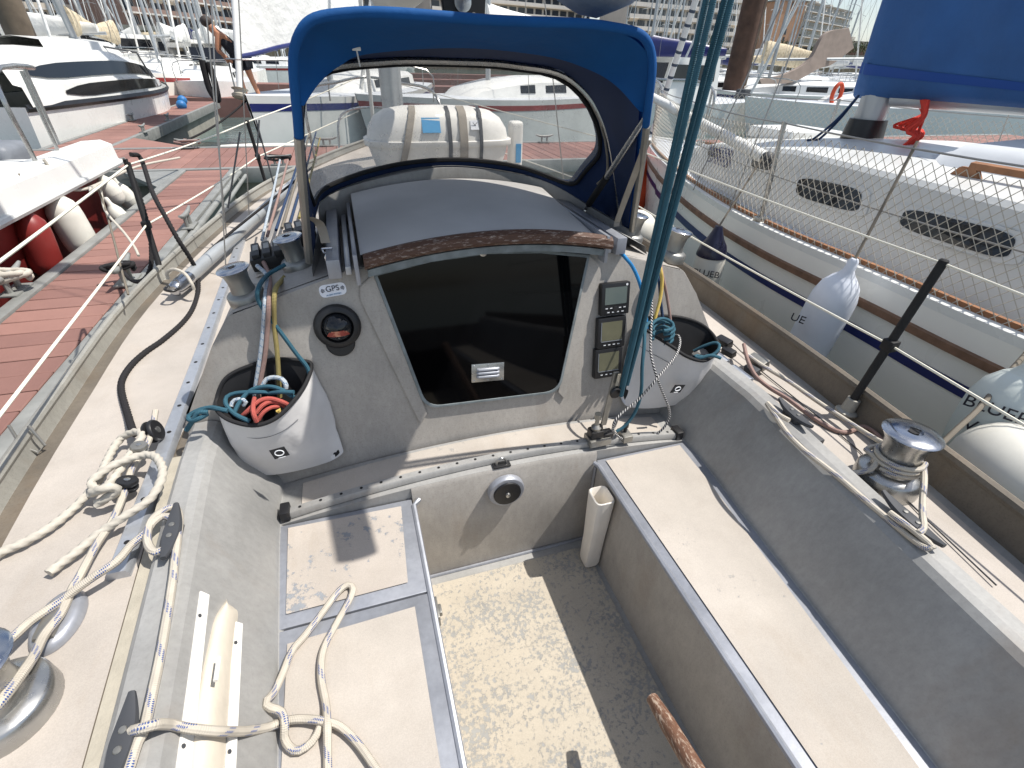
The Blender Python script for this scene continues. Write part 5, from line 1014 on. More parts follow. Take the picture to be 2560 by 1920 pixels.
# life lines, stanchions, pulpit, netting
NT = .50
def gl(y, s, h): return V((NX0+s*(nh(y)-.03), y, nz(y)+.03+h))
for s in (-1, 1):
    ends = [-2.3, -.8, .62, 2.2, 3.65, 4.75]
    for y in ends:
        g = G(); a, b = gl(y, s, 0), gl(y, s, NT)+V((s*.02, .02, 0)); g.tube([a, b], .0125, 10); sn = part('stanchion', g, 'steel', nb); g = G(); g.box(a-V((.03, .03, .01)), a+V((.03, .03, .03)), .008); part('stanchion_foot', g, 'steel', sn)
    for h, r in ((NT-.01, .004), (NT*.5, .0032)):
        pts = []
        for y0, y1 in zip(ends, ends[1:]): pts += sag(gl(y0, s, h)+V((s*.02, 0, 0)), gl(y1, s, h)+V((s*.02, 0, 0)), .015, 5)
        line('life_line', pts, r, 'wire', nb)
    # netting
    g = G(); step = .044; y0n, y1n = -1.2, 4.75; hh = NT-.03
    def npt(y, f): return gl(y, s, .0+hh*f)+V((s*.018, 0, 0))-V((0, 0, .03*f*math.sin((y*1.4) % math.pi)))
    nd = int((y1n-y0n)/step)
    for i in range(-9, nd):
        for dr in (1, -1):
            pts = []
            for k in range(0, 10):
                f = k/9; y = y0n+i*step+(f if dr > 0 else 1-f)*step*9
                if y0n <= y <= y1n: pts.append(npt(y, f))
            if len(pts) > 1: g.tube(pts, .00175 if s < 0 else .002, 3, cap=False)
    nt_ = part('netting', g, 'rope_plain', nb, 'fine diamond netting laced along the life lines', smooth=0); nt_['kind'] = 'stuff'
g = G()
g.tube(spl([gl(4.75, -1, 0), gl(4.75, -1, .5), V((NX0-.12, 5.45, 1.42)), V((NX0+.12, 5.45, 1.42)), gl(4.75, 1, .5), gl(4.75, 1, 0)], 6), .0125, 8); part('pulpit', g, 'steel', nb)
# furled headsail sheets and shrouds
g = G(); g.tube([(NX0, 5.25, .9), (nm_.x, nm_.y+.1, 8.8)], .03, 10); fst = part('furled_headsail', g, 'stripe_sock', nb)
for a, b in (((NX0-1.1, 2.5, .84), (nm_.x, nm_.y, 6.5)), ((NX0-1.05, 2.95, .84), (nm_.x, nm_.y, 4.8)), ((NX0+1.1, 2.5, .84), (nm_.x, nm_.y, 6.5))): line('shroud', [a, b], .004, 'wire', nb)
g = G(); a, b = PY(1625, 240, 4.6), PY(1918, 397, 2.45); g.tube([a, b], .035, 12); sp_ = part('spinnaker_pole', g, 'sail_white', nb); g = G(); g.ball(b, .04); part('pole_end', g, 'dark_grey', sp_)
# lines and knots on the neighbour
rope('slack grey line lying along the neighbouring side deck', [gl(y, -1, .0)+V((.09+.03*math.sin(3*y), 0, -.015)) for y in (-.5, 0, .5, 1, 1.5, 2, 2.5, 3)], .006, 'rope_grey')
# fenders
def fender(label, top, bot, r, m, mt='fender_white', txt=None, line_to=None, ball=False):
    top, bot = V(top), V(bot); ax = (bot-top); L = ax.length; ax.normalize(); f = thing('fender', label, 'fender', (top+bot)/2, 'fenders'); g = G()
    if ball: pr = [(r*math.sin(math.pi*i/14), r-r*math.cos(math.pi*i/14)) for i in range(15)]
    else: pr = [(.012, 0), (.02, .01), (.024, .03), (r*.55, .055), (r*.82, .09), (r*.97, .14), (r, .19), (r, L-.12), (r*.94, L-.06), (r*.7, L-.02), (r*.2, L)]
    g.lathe(top, ax, pr, 32); part('fender_body', g, m, f)
    if not ball:
        g = G(); g.lathe(top-ax*.002, ax, [(.013, -.03), (.02, -.02), (.022, .02), (r*.4+.002, .048)] if mt != 'fender_navy' else [(.02, -.02), (.03, .01), (r*.56, .052), (r*.84, .088), (r*1.0, .14), (r*1.01, .15)], 24); part('fender_eye', g, mt, f)
    if line_to is not None:
        g = G(); g.tube(sag(top-ax*.02, line_to, .0, 4), .006, 6); part('fender_line', g, 'rope_grey', f)
    if txt:
        c = top+ax*L*txt[2]; toc = (CAM-c); toc -= ax*toc.dot(ax); toc.normalize(); sd_ = ax.cross(toc); sd_ = sd_ if sd_.dot(RM.col[0]) > 0 else -sd_
        for k, b_ in enumerate(txt[:2]):
            if b_: text(b_, txt[3], c+toc*(r+.003)+ax*(k*txt[3]*1.35)+sd_*txt[4], sd_, -ax, 'ink', f, 'lettering', .001)
    return f
HX = 1.60
fender('white fender with a navy cap lettered BLUEB, hanging on the neighbouring hull', PX(1795, 575, HX), PX(1755, 720, HX)+V((0, 0, -.25)), .085, 'fender_white', 'fender_navy', ('BLUEB', 'V.PL', .38, .052, .0), gl(2.35, -1, .3))
fender('large pale blue fender hanging midway along the neighbouring hull', PX(2128, 665, HX-.02), PX(2010, 870, HX-.02)+V((0, .01, -.2)), .092, 'fender_blue', 'fender_blue', ('UE', None, .40, .05, -.085), gl(1.5, -1, .5))
fender('pale green fender lettered BLUEB at the right edge', PX(2590, 905, HX-.08), PX(2470, 1100, HX-.08)+V((0, 0, -.12)), .105, 'fender_green', 'fender_green', ('BLUEBI', 'V.P.L', .34, .055, -.01), gl(.5, -1, .45))
c = PX(2520, 1180, HX-.2); fender('round cream ball fender at the right edge', c+V((0, 0, .15)), c-V((0, 0, .15)), .15, 'fender_white', 'fender_white', None, None, True)
c = PX(1592, 575, HX-.15); fender('round white fender beside the starboard cabin winches', c+V((0, 0, .13)), c-V((0, 0, .13)), .13, 'fender_white', 'fender_white', None, None, True)
# orange canvas and dinghy bow seen between the boats
g = G(); rows = []; YC = 4.75
for i in range(11):
    t = i/10; px = 1530+112*t; rows.append([PY(px-10*k, yy_, YC+.03*math.sin(9*t+k)) for k, yy_ in enumerate((405-6*math.sin(5*t), 440, 480, 515, 560))])
g.rings(rows, False, False); g.rings([[r[0]+V((0, .5, .05)), r[0]] for r in rows], False, False); oc = solo('bow_dodger', g, 'orange', 'orange canvas sheet hanging between the two bows', 'canvas'); oc.modifiers.new('t', 'SOLIDIFY').thickness = .008
# ================================================================ boats to port
LOC = set()
def lthing(name, label, cat, loc, ang=0, group=None):
    t = thing(name, label, cat, loc, group); t.rotation_euler = (0, 0, ang); t['_local'] = 1; LOC.add(t); return t
def hullgen(L, B, fb, bowrake=.5, n=22, stern=.75, keel=-.5, tumble=.06, sheer=.12):
    def hw(t): return B/2*(stern+(1-stern)*math.sin(min(1, t/.45)*math.pi/2)) if t < .45 else B/2*max(.01, 1-((t-.45)/.55)**2.3)
    rows = []; top = []
    for i in range(n+1):
        t = i/n; y = -L/2+L*t; z = fb*(1+sheer*(2*t-1)**2*(1 if t > .5 else .4)); w_ = hw(t); yo = bowrake*max(0, t-.6)/.4
        r = []
        for s in (-1, 1):
            q = [(s*w_, y+yo*.0, z), (s*w_*(1-tumble*.4), y-yo*.25, z*.55), (s*w_*(1-tumble), y-yo*.6, 0), (s*w_*.5, y-yo*.9, keel*.7)]
            r += q if s < 0 else q[::-1]
        rows.append([V(p) for p in r]); top.append((w_, y, z))
    return rows, top
def stripe(top, z0, z1, off, L, bowrake=.5):
    R_ = []
    n = len(top)-1
    for i, (w_, y, z) in enumerate(top):
        yo = bowrake*max(0, i/n-.6)/.4; f = lambda k: V((w_*(1-.024*min(1, (1-k)/.45))+off, y-yo*.25*(1-k)/.45, z*k)); R_.append([f(z0), f((z0+z1)/2), f(z1)])
    return R_
def yacht(label, loc, ang, L=8.5, B=2.8, fb=.95, hull='hull_white', st=None, cabin=(.18, .68, .42), mast=10, cover=None, group=None, name='moored_yacht', deckm='gelcoat_deck', furl=True, detail=1):
    t = lthing(name, label, 'sailboat', loc, ang, group)
    rows, top = hullgen(L, B, fb); g = G(); g.rings(rows, False, False); g.bm.faces.new([g.bm.verts.new(q) for q in rows[0]]); part('hull', g, hull, t)
    if st:
        g = G(); g.rings(stripe(top, .80, .9, .006, L), False, False); g.rings([[V((-q.x, q.y, q.z)) for q in r] for r in stripe(top, .80, .9, .006, L)], False, False); part('hull_stripe', g, st, t)
    g = G(); g.rings([[V((w_*k, y, z+.02*(1-k*k))) for k in (-.99, -.5, 0, .5, .99)] for w_, y, z in top], False, False); part('deck', g, deckm, t)
    c0, c1, ch = cabin; y0, y1 = -L/2+L*c0, -L/2+L*c1; zb = fb-.02; cw_ = B*.34
    ys = [y0+(y1-y0)*i/8 for i in range(9)]
    g = G(); rw = []
    for i, y in enumerate(ys):
        k = 1-.35*(i/8)**2; h = ch*(1-.5*max(0, (i/8-.6)/.4)**1.5)
        rw.append([V((x, y, zb+z)) for x, z in ((-cw_*k, 0), (-cw_*k*.93, h*.8), (-cw_*k*.8, h), (0, h+.05), (cw_*k*.8, h), (cw_*k*.93, h*.8), (cw_*k, 0))])
    rw = [[V((q.x, y0, zb)) for q in rw[0]]]+rw+[[V((q.x*.8, y1+.35, zb)) for q in rw[-1]]]; g.rings(rw, False, False); cb = part('cabin', g, 'gelcoat', t)
    for s in (-1, 1):
        for f0, f1 in ((.12, .34), (.42, .58), (.66, .76)):
            ya, yb2 = y0+(y1-y0)*f0, y0+(y1-y0)*f1; k0, k1 = 1-.35*f0**2, 1-.35*f1**2
            g = G(); g.prism([V((s*(cw_*k*(1-.07*z/ch/.8)+.012), y, zb+z)) for y, z, k in ((ya, ch*.28, k0), (yb2, ch*.3, k1), (yb2, ch*.66, k1), (ya, ch*.7, k0))], (-s*.02, 0, 0)); part('cabin_window', g, 'dark_glass', cb)
    my = -L/2+L*.60; mz = fb+ch*.8
    if mast:
        g = G(); g.tube([(0, my, mz-.2), (0, my-.02, mz+mast*.5), (0, my-.06, mz+mast)], .06, 10); ms_ = part('mast', g, 'mast_alu', t)
        g = G(); g.tube([(-B*.32, my-.05, mz+mast*.5), (0, my, mz+mast*.52), (B*.32, my-.05, mz+mast*.5)], .02, 6); part('spreader', g, 'mast_alu', ms_)
        g = G(); g.tube([(0, my-.1, mz+.75), (0, my-L*.38, mz+.85)], .05, 10); bm_ = part('boom', g, 'mast_alu', t)
        if cover:
            g = G(); rw = []
            for i in range(9):
                q = i/8; y = my+.05-L*.36*q; h = .30*(1-q)+.14
                rw.append([V((.13*math.cos(a)*(1-.3*q), y, mz+.80+.1*q+h*.55+h*math.sin(a)+.015*math.sin(9*q+a*2))) for a in [2*math.pi*k/12 for k in range(12)]])
            g.rings(rw, True, True); part('sail_cover', g, cover, bm_)
        for a, b, r in (((B*.44, my-.1, fb), (0, my, mz+mast*.97), .006), ((-B*.44, my-.1, fb), (0, my, mz+mast*.97), .006), ((0, -L/2+.1, fb), (0, my-.05, mz+mast), .005)): line('stay', [a, b], r, 'wire', ms_)
        if furl: line('furled_headsail', [(0, L/2-.15, fb+.2), (0, my+.08, mz+mast*.95)], .04, 'sail_white', ms_, None, 8)
    if detail:
        g = G(); g.tube(spl([(-B*.3, L*.36, fb), (-B*.28, L*.37, fb+.55), (0, L*.5, fb+.62), (B*.28, L*.37, fb+.55), (B*.3, L*.36, fb)], 4), .014, 6); part('pulpit', g, 'steel', t)
        g = G(); g.tube([(-B*.36, -L*.38, fb), (-B*.36, -L*.38, fb+.55), (-B*.3, -L*.49, fb+.6), (B*.3, -L*.49, fb+.6), (B*.36, -L*.38, fb+.55), (B*.36, -L*.38, fb)], .014, 6); part('pushpit', g, 'steel', t)
    return t
def motorboat(label, loc, ang, L=6.5, B=2.4, fb=.9, hull='gelcoat', top='gelcoat', wheel=True, group=None, st=None):
    t = lthing('moored_motorboat', label, 'motorboat', loc, ang, group); rows, tp = hullgen(L, B, fb, .7, 18, .9, -.4, .12, .25)
    g = G(); g.rings(rows, False, False); g.bm.faces.new([g.bm.verts.new(q) for q in rows[0]]); part('hull', g, hull, t)
    if st:
        g = G(); g.rings(stripe(tp, .70, .86, .006, L, .7), False, False); g.rings([[V((-q.x, q.y, q.z)) for q in r] for r in stripe(tp, .70, .86, .006, L, .7)], False, False); part('hull_stripe', g, st, t)
    g = G(); g.rings([[V((w_*k, y, z-.02)) for k in (-.98, 0, .98)] for w_, y, z in tp], False, False); part('deck', g, 'gelcoat_deck', t)
    h = 1.15 if wheel else .55; y0, y1 = -L*.18, L*.2
    g = G(); g.rings([[V((x, y0+(.1 if z > .1 else 0), fb+z)) for x, z in ((-.8, 0), (-.72, h), (.72, h), (.8, 0))], [V((x, y1-(.35 if z > .1 else 0), fb+z)) for x, z in ((-.75, 0), (-.66, h), (.66, h), (.75, 0))]], False, True); cb = part('wheelhouse', g, top, t, smooth=0)
    for s in (-1, 1):
        g = G(); g.prism([V((s*(.80-.08*z/h), y, fb+z)) for y, z in ((y0+.25, h*.5), (y1-.38, h*.5), (y1-.48, h*.85), (y0+.25, h*.85))], (s*.012, 0, 0)); part('side_window', g, 'dark_glass', cb)
    g = G(); g.prism([V((x, y1-.35*(z/h)+.015, fb+z)) for x, z in ((-.62, h*.45), (.62, h*.45), (.58, h*.88), (-.58, h*.88))], (0, .012, .003)); part('windscreen', g, 'dark_glass', cb)
    g = G(); g.tube(spl([(-B*.34, L*.18, fb), (-B*.32, L*.2, fb+.5), (0, L*.48, fb+.65), (B*.32, L*.2, fb+.5), (B*.34, L*.18, fb)], 4), .016, 6); part('bow_rail', g, 'steel', t)
    g = G(); g.box((-.2, -L/2-.35, .1), (.2, -L/2, fb+.35), .06); part('outboard', g, 'dark_grey', t)
    return t
# white cabin cruiser with dark sweeping windows, beyond the far finger
mac = lthing('cabin_cruiser', 'white trailer sailer with two sweeping rows of dark windows beside the far finger', 'sailboat', (-5.55, 14.4, WL), -.13)
L, B, fb = 7.8, 2.4, .98
rows, top = hullgen(L, B, fb, .9, 26, .93, -.4, .05, .06); g = G(); g.rings(rows, False, False); g.bm.faces.new([g.bm.verts.new(q) for q in rows[0]]); part('hull', g, 'gelcoat', mac)
g = G(); g.rings([[V((w_+.012, y, z*.93)), V((w_+.05, y, z*.98)), V((w_+.02, y, z*1.04))] for w_, y, z in top], False, False); g.rings([[V((-w_-.012, y, z*.93)), V((-w_-.05, y, z*.98)), V((-w_-.02, y, z*1.04))] for w_, y, z in top], False, False); part('rub_rail', g, 'black_plastic', mac)
cbs = []
for i in range(21):
    t = i/20; y = -L/2+.1+(L-.5)*t; w_ = min(B/2*.98, (B/2*.98)*max(.06, 1-max(0, (t-.5)/.5)**2.2)); h = .80*(.94+.06*min(1, t/.3))*(1-.86*max(0, (t-.45)/.55)**1.7)
    cbs.append((y, w_, h))
g = G(); g.rings([[V((s*x, y, fb+z)) for s, pr in ((-1, ((w_, .02), (w_*.97, h*.38), (w_*.88, h*.42), (w_*.82, h*.78), (w_*.6, h*.98))), (1, ((0, h*1.03), (w_*.6, h*.98), (w_*.82, h*.78), (w_*.88, h*.42), (w_*.97, h*.38), (w_, .02)))) for x, z in pr] for y, w_, h in cbs], False, True); mcb = part('cabin', g, 'gelcoat', mac)
for s in (1, -1):
    for (t0, t1, a, b, wa, wb) in ((.06, .86, .46, .74, .885, .83), (.14, .84, .1, .34, .995, .977)):
        seg = [(t0+(t1-t0)*i/12) for i in range(13)]; R_ = []
        for i, t in enumerate(seg):
            k = t*20; j = min(19, int(k)); f = k-j; y, w_, h = [p+(q-p)*f for p, q in zip(cbs[j], cbs[j+1])]; sq = 1 if 1 < i < 11 else (.25 if i in (0, 12) else .8); mid = (a+b)/2+.04*(i/12); hf = (b-a)/2*sq
            R_.append([V((s*(w_*(wa+(wb-wa)*((mid-hf-a)/(b-a)))+.012), y, fb+h*(mid-hf))), V((s*(w_*(wa+(wb-wa)*((mid+hf-a)/(b-a)))+.012), y, fb+h*(mid+hf)))])
        g = G(); g.rings(R_, False, False); part('window_band', g, 'dark_glass', mcb)
g = G(); g.rings([[V((x, y, fb+z)) for x, z in ((-.5, .7), (-.45, .92), (0, .97), (.45, .92), (.5, .7))] for y in (-1.6, -.4, .9)]+[[V((x, 1.5, fb+.7)) for x in (-.4, -.3, 0, .3, .4)]], False, True); part('cabin_top_hatch', g, 'gelcoat', mac)
g = G(); g.tube([(0, .55, fb+.7), (0, .0, fb+3.5), (0, -.7, fb+8.0)], .06, 10); mm_ = part('mast', g, 'mast_alu', mac)
g = G(); g.tube([(0, .35, fb+1.75), (.1, -1.9, fb+1.95)], .085, 12); part('boom', g, 'gelcoat_grey', mac)
g = G(); g.tube([(1.0, 1.3, fb+.02), (.9, 1.0, fb+.75), (.2, .3, fb+.9)], .02, 6); part('mast_strut', g, 'dark_grey', mac)
g = G(); g.tube(spl([(-.8, 2.3, fb+.1), (-.75, 2.5, fb+.75), (0, 3.85, fb+.85), (.75, 2.5, fb+.75), (.8, 2.3, fb+.1)], 4), .014, 6); part('pulpit', g, 'steel', mac)
for x, y, z in ((1.12, 2.0, .62), (.80, 3.0, .66)):
    p = mac.location+Matrix.Rotation(-.13, 3, 'Z') @ V((x, y, z)); fender('blue ball fender hanging at the bow of the white cabin cruiser, %s' % ('nearer one' if y < 3 else 'outer one'), p+V((0, 0, .12)), p-V((0, 0, .12)), .12, plain('fender_bright%d' % int(y*10), (40, 110, 170), .5).m, 'fender_white', None, None, True)
# open boat with red hull across the finger
rb = lthing('red_hulled_boat', 'white boat with red topsides moored on the far side of the finger pontoon', 'boat', (-3.58, 3.0, WL), 0)
L, B, fb = 6.2, 2.2, 1.0
g = G(); n_ = 14; rws = []
for i in range(n_+1):
    t = i/n_; y = -L/2+L*t; w_ = B/2*(.86 if t > .95 else .95-.05*t); rws.append([V((s*x, y, z)) for s, pr in ((-1, ((w_-.02, fb-.14), (w_-.10, .35), (w_-.3, -.05), (w_*.3, -.4))), (1, ((w_*.3, -.4), (w_-.3, -.05), (w_-.10, .35), (w_-.02, fb-.14)))) for x, z in pr])
g.rings(rws, False, True); part('hull', g, 'red_hull', rb)
g = G(); g.rings([[V((s*x, -L/2+L*i/n_+(.05 if i == n_ else 0), z)) for s, pr in ((-1, ((B/2*.95-.03, fb-.17), (B/2*.95+.03, fb-.12), (B/2*.95+.02, fb+.02), (B/2*.95-.06, fb+.06), (B/2*.95-.22, fb+.05), (B/2*.95-.25, fb-.1))), (1, ((B/2*.95-.25, fb-.1), (B/2*.95-.22, fb+.05), (B/2*.95-.06, fb+.06), (B/2*.95+.02, fb+.02), (B/2*.95+.03, fb-.12), (B/2*.95-.03, fb-.17)))) for x, z in pr] for i in range(n_+1)], False, True); gn = part('gunwale', g, 'gelcoat', rb)
g = G(); g.tube([(B/2*.98, -L/2, fb-.14), (B/2*.98, L/2+.05, fb-.14), (-B/2*.98, L/2+.05, fb-.14)], .03, 8); part('rubbing_band', g, 'gelcoat_grey', gn)
g = G(); g.rings([[V((x, y, fb+z)) for x, z in ((-.75, .0), (-.68, .5), (0, .55), (.68, .5), (.75, .0))] for y in (-3.0, 1.2)], False, True); part('cabin', g, 'gelcoat_grey', rb)
g = G(); g.tube(spl([(.92, 2.0, fb+.05), (.90, 2.05, fb+.62), (.72, 2.95, fb+.64), (-.72, 2.95, fb+.64), (-.9, 2.05, fb+.62), (-.92, 2.0, fb+.05)], 5), .017, 8); part('pushpit', g, 'steel', rb)
for x, y in ((.86, 2.55), (.72, 2.95), (-.72, 2.95)): g = G(); g.tube([(x, y, fb+.05), (x, y, fb+.63)], .015, 8); part('rail_post', g, 'steel', rb)
g = G(); g.box((-.12, 3.2, -.1), (.12, 3.5, .75), .05); g.box((-.22, 3.12, .62), (.22, 3.62, 1.02), .1, 4); part('outboard_motor', g, 'grey_plastic', rb, 'grey outboard motor on the stern')
RBX = -2.42
fender('white fender hanging on the red hull, leaning over the pontoon edge', PY(128, 478, 4.75)+V((.0, 0, 0)), PY(205, 600, 4.75)+V((0, 0, -.12)), .115, 'fender_white', 'fender_white', None, (-2.56, 4.9, fb+WL+.05))
fender('dirty red brown fender hanging on the red hull at the left edge', PY(60, 520, 4.3), PY(130, 690, 4.3), .10, 'red_hull', 'red_hull', None, (-2.56, 4.5, fb+WL+.05))
for i, (px, py, q, r) in enumerate(((262, 470, 5.6, .085), (300, 485, 5.9, .08), (285, 540, 5.3, .075))):
    c = PY(px, py, q); fender('small cream fender heaped beyond the red boat, %s' % ('left one', 'right one', 'lowest one')[i], c+V((0, .0, .13)), c+V((.05, .05, -.16)), r, 'fender_white', 'fender_white')
rope('white rope hitched round the gunwale of the red hulled boat', [(-2.56, 4.9, fb+WL+.08), (-2.53, 4.95, fb+WL-.1), (-2.5, 5.2, fb+WL-.2), (-2.4, 6.2, .55), (-2.3, 7.4, .45)], .012, 'rope_plain')
# grey sloop with the person on its foredeck, across the walkway
gs = yacht('grey hulled sloop with a navy stripe and hoisted white headsail beyond the walkway', (-.05, 14.4, WL), math.radians(180-22), 9.2, 3.0, 1.08, 'gelcoat_grey', 'navy', (.2, .62, .4), 10.5, 'sail_white', None, 'moored_sloop', furl=False)
bow = gs.matrix_basis @ V((0, 4.6, 1.1)); bow = V(gs.location)+Matrix.Rotation(math.radians(158), 3, 'Z') @ V((0, 4.45, 1.1))
mtop = V(gs.location)+Matrix.Rotation(math.radians(158), 3, 'Z') @ V((0, .9, 11.0))
# white headsail: luff up the forestay, foot sloping up aft
A_, B_, C_ = PY(598, 142, bow.y+.3), PY(742, 108, bow.y+1.6), PY(905, 40, bow.y+3.0)
g = G(); rows = []
up1 = (mtop-bow).normalized()
for i in range(13):
    t = i/12; foot = A_.lerp(B_, t*2) if t < .5 else B_.lerp(C_, t*2-1); row = []
    for k in range(11):
        f = k/10; q = foot+(mtop-foot)*f*.96; bul = .25*math.sin(math.pi*t)*math.sin(math.pi*min(1, f+.15)); row.append(q+V((.25*bul+.03*math.sin(14*t+6*f), -bul, 0)))
    rows.append(row)
g.rings(rows, False, False); hs = solo('headsail', g, 'sail_white', 'white headsail half set on the grey sloop', 'sail')
g = G(); g.tube([r[0] for r in rows], .035, 8); part('foot_band', g, 'navy', hs)
line('furler_tube', [PY(598, 215, bow.y+.1), PY(535, -40, bow.y+.5)], .055, 'gelcoat', gs) if 0 else None
g = G(); fb0 = PY(600, 228, bow.y+.05); g.tube([fb0, fb0+(mtop-fb0)*.95], .045, 10); ff = solo('forestay_foil', g, 'gelcoat', 'white furling foil of the grey sloop in front of the headsail', 'forestay')
g = G(); g.lathe(fb0-up1*.12, up1, [(.05, 0), (.12, .02), (.13, .06), (.09, .09), (.09, .13), (.13, .15), (.05, .17)], 20); part('furling_drum', g, 'webbing', ff)
# person bending over on the foredeck
ft_ = PY(618, 258, bow.y+.75); S = .78
def PV(x, y, z): return ft_+V((x, y, z))*S
jo = {'pel': (.10, 0, .86), 'chest': (-.16, -.02, 1.20), 'neck': (-.30, -.03, 1.36), 'head': (-.40, -.05, 1.47), 'hl': (.06, -.10, .84), 'hr': (.14, .10, .84), 'kl': (.0, -.14, .46), 'kr': (.20, .12, .47), 'al': (.05, -.14, .08), 'ar': (.30, .12, .08), 'tl': (-.10, -.16, .04), 'tr': (.14, .12, .04), 'sl': (-.22, -.17, 1.27), 'sr': (-.20, .15, 1.27), 'el': (-.30, -.22, 1.0), 'er': (-.34, .18, 1.02), 'wl': (-.12, -.2, .84), 'wr': (-.22, .06, .84), 'hdl': (-.06, -.19, .78), 'hdr': (-.17, .04, .78)}
rd = {'pel': .14, 'chest': .145, 'neck': .07, 'head': .115, 'hl': .10, 'hr': .10, 'kl': .062, 'kr': .062, 'al': .042, 'ar': .042, 'tl': .035, 'tr': .035, 'sl': .07, 'sr': .07, 'el': .045, 'er': .045, 'wl': .032, 'wr': .032, 'hdl': .04, 'hdr': .04}
ed = [('pel', 'chest'), ('chest', 'neck'), ('neck', 'head'), ('pel', 'hl'), ('pel', 'hr'), ('hl', 'kl'), ('hr', 'kr'), ('kl', 'al'), ('kr', 'ar'), ('al', 'tl'), ('ar', 'tr'), ('chest', 'sl'), ('chest', 'sr'), ('sl', 'el'), ('sr', 'er'), ('el', 'wl'), ('er', 'wr'), ('wl', 'hdl'), ('wr', 'hdr')]
def skin(name, keys, edges, k, m, par=None):
    me = bpy.data.meshes.new(name); me.from_pydata([PV(*jo[q]) for q in keys], [(keys.index(a), keys.index(b)) for a, b in edges], []); me.materials.append(M[m])
    o = bpy.data.objects.new(name, me); C.objects.link(o); o.modifiers.new('s', 'SKIN'); sv = me.skin_vertices
    if not sv: 
        bm = bmesh.new(); bm.from_mesh(me); bm.verts.layers.skin.verify(); bm.to_mesh(me); bm.free(); sv = me.skin_vertices
    for i, q in enumerate(keys): r = rd[q]*k*S; sv[0].data[i].radius = (r, r); sv[0].data[i].use_root = (i == 0)
    o.modifiers.new('d', 'SUBSURF').render_levels = 2; o.modifiers['d'].levels = 1
    if par: o.parent = par
    return o
ks = list(jo); pb = skin('person', ks, ed, 1, 'skin_tan'); pb['label'] = 'person in dark vest and shorts bending over on the foredeck of the grey sloop'; pb['category'] = 'person'
skin('vest', ['chest', 'pel', 'sl', 'sr'], [('chest', 'pel'), ('chest', 'sl'), ('chest', 'sr')], 1.10, 'cloth_dark', pb)
jo['sh1'] = (.03, -.12, .62); jo['sh2'] = (.17, .11, .62); rd['sh1'] = rd['sh2'] = .09
skin('shorts', ['pel', 'hl', 'hr', 'sh1', 'sh2'], [('pel', 'hl'), ('pel', 'hr'), ('hl', 'sh1'), ('hr', 'sh2')], 1.14, 'cloth_dark', pb)
g = G(); g.ball(PV(-.40, -.045, 1.50), .118*S, 14, 10, (1, .95, .9)); part('hair', g, 'hair', pb)
# black lattice pile of gear hung on the sloop's pulpit
rope('dark bundled line hanging from the pulpit of the grey sloop', [PY(505, 150, bow.y+.2), PY(512, 180, bow.y+.2), PY(525, 225, bow.y+.2), PY(545, 250, bow.y+.2), PY(535, 200, bow.y+.2), PY(520, 155, bow.y+.2)], .05, 'rope_black')
p0, p1 = V((-2.25, 9.42, PZT-.1)), V((-.75, 9.42, PZT-.1)); g = G(); g.tube([p0, p0+V((.05, 0, 0)), p0.lerp(p1, .3), p0.lerp(p1, .6), p1-V((.06, 0, 0)), p1], .13, 18, rad=[.04, .12, .135, .135, .12, .04]); solo('dock_fender', g, 'fender_white', 'white tubular dock fender on the walkway edge below the grey sloop', 'fender')
# ================================================================ piles
def pile(label, x, y, r, m, z1=14, m2=None):
    g = G(); g.lathe((x, y, WL-2), (0, 0, 1), [(r*1.02, 0), (r, 2.5), (r*.98, 9), (r*.95, z1)], 18); p = solo('mooring_pile', g, m, label, 'pile')
    g = G(); g.lathe((x, y, PZT+.3), (0, 0, 1), [(r*1.15, 0), (r*1.18, .06), (r*1.15, .12)], 18); part('pile_collar', g, 'galv', p)
    if m2: g = G(); g.box((x+r*.75, y-.12, WL), (x+r*1.25, y+.12, z1-2), .02); part('guide_rail', g, m2, p)
pile('weathered timber mooring pile behind the white cabin cruiser', -8.9, 21.0, .36, 'pile_wood')
pq = PZ(1815, 262, PZT); pile('massive dark rusty mooring pile behind the neighbouring bow', pq.x+.15, max(9.9, pq.y), .40, 'pile_rust', 16, 'pile_wood')
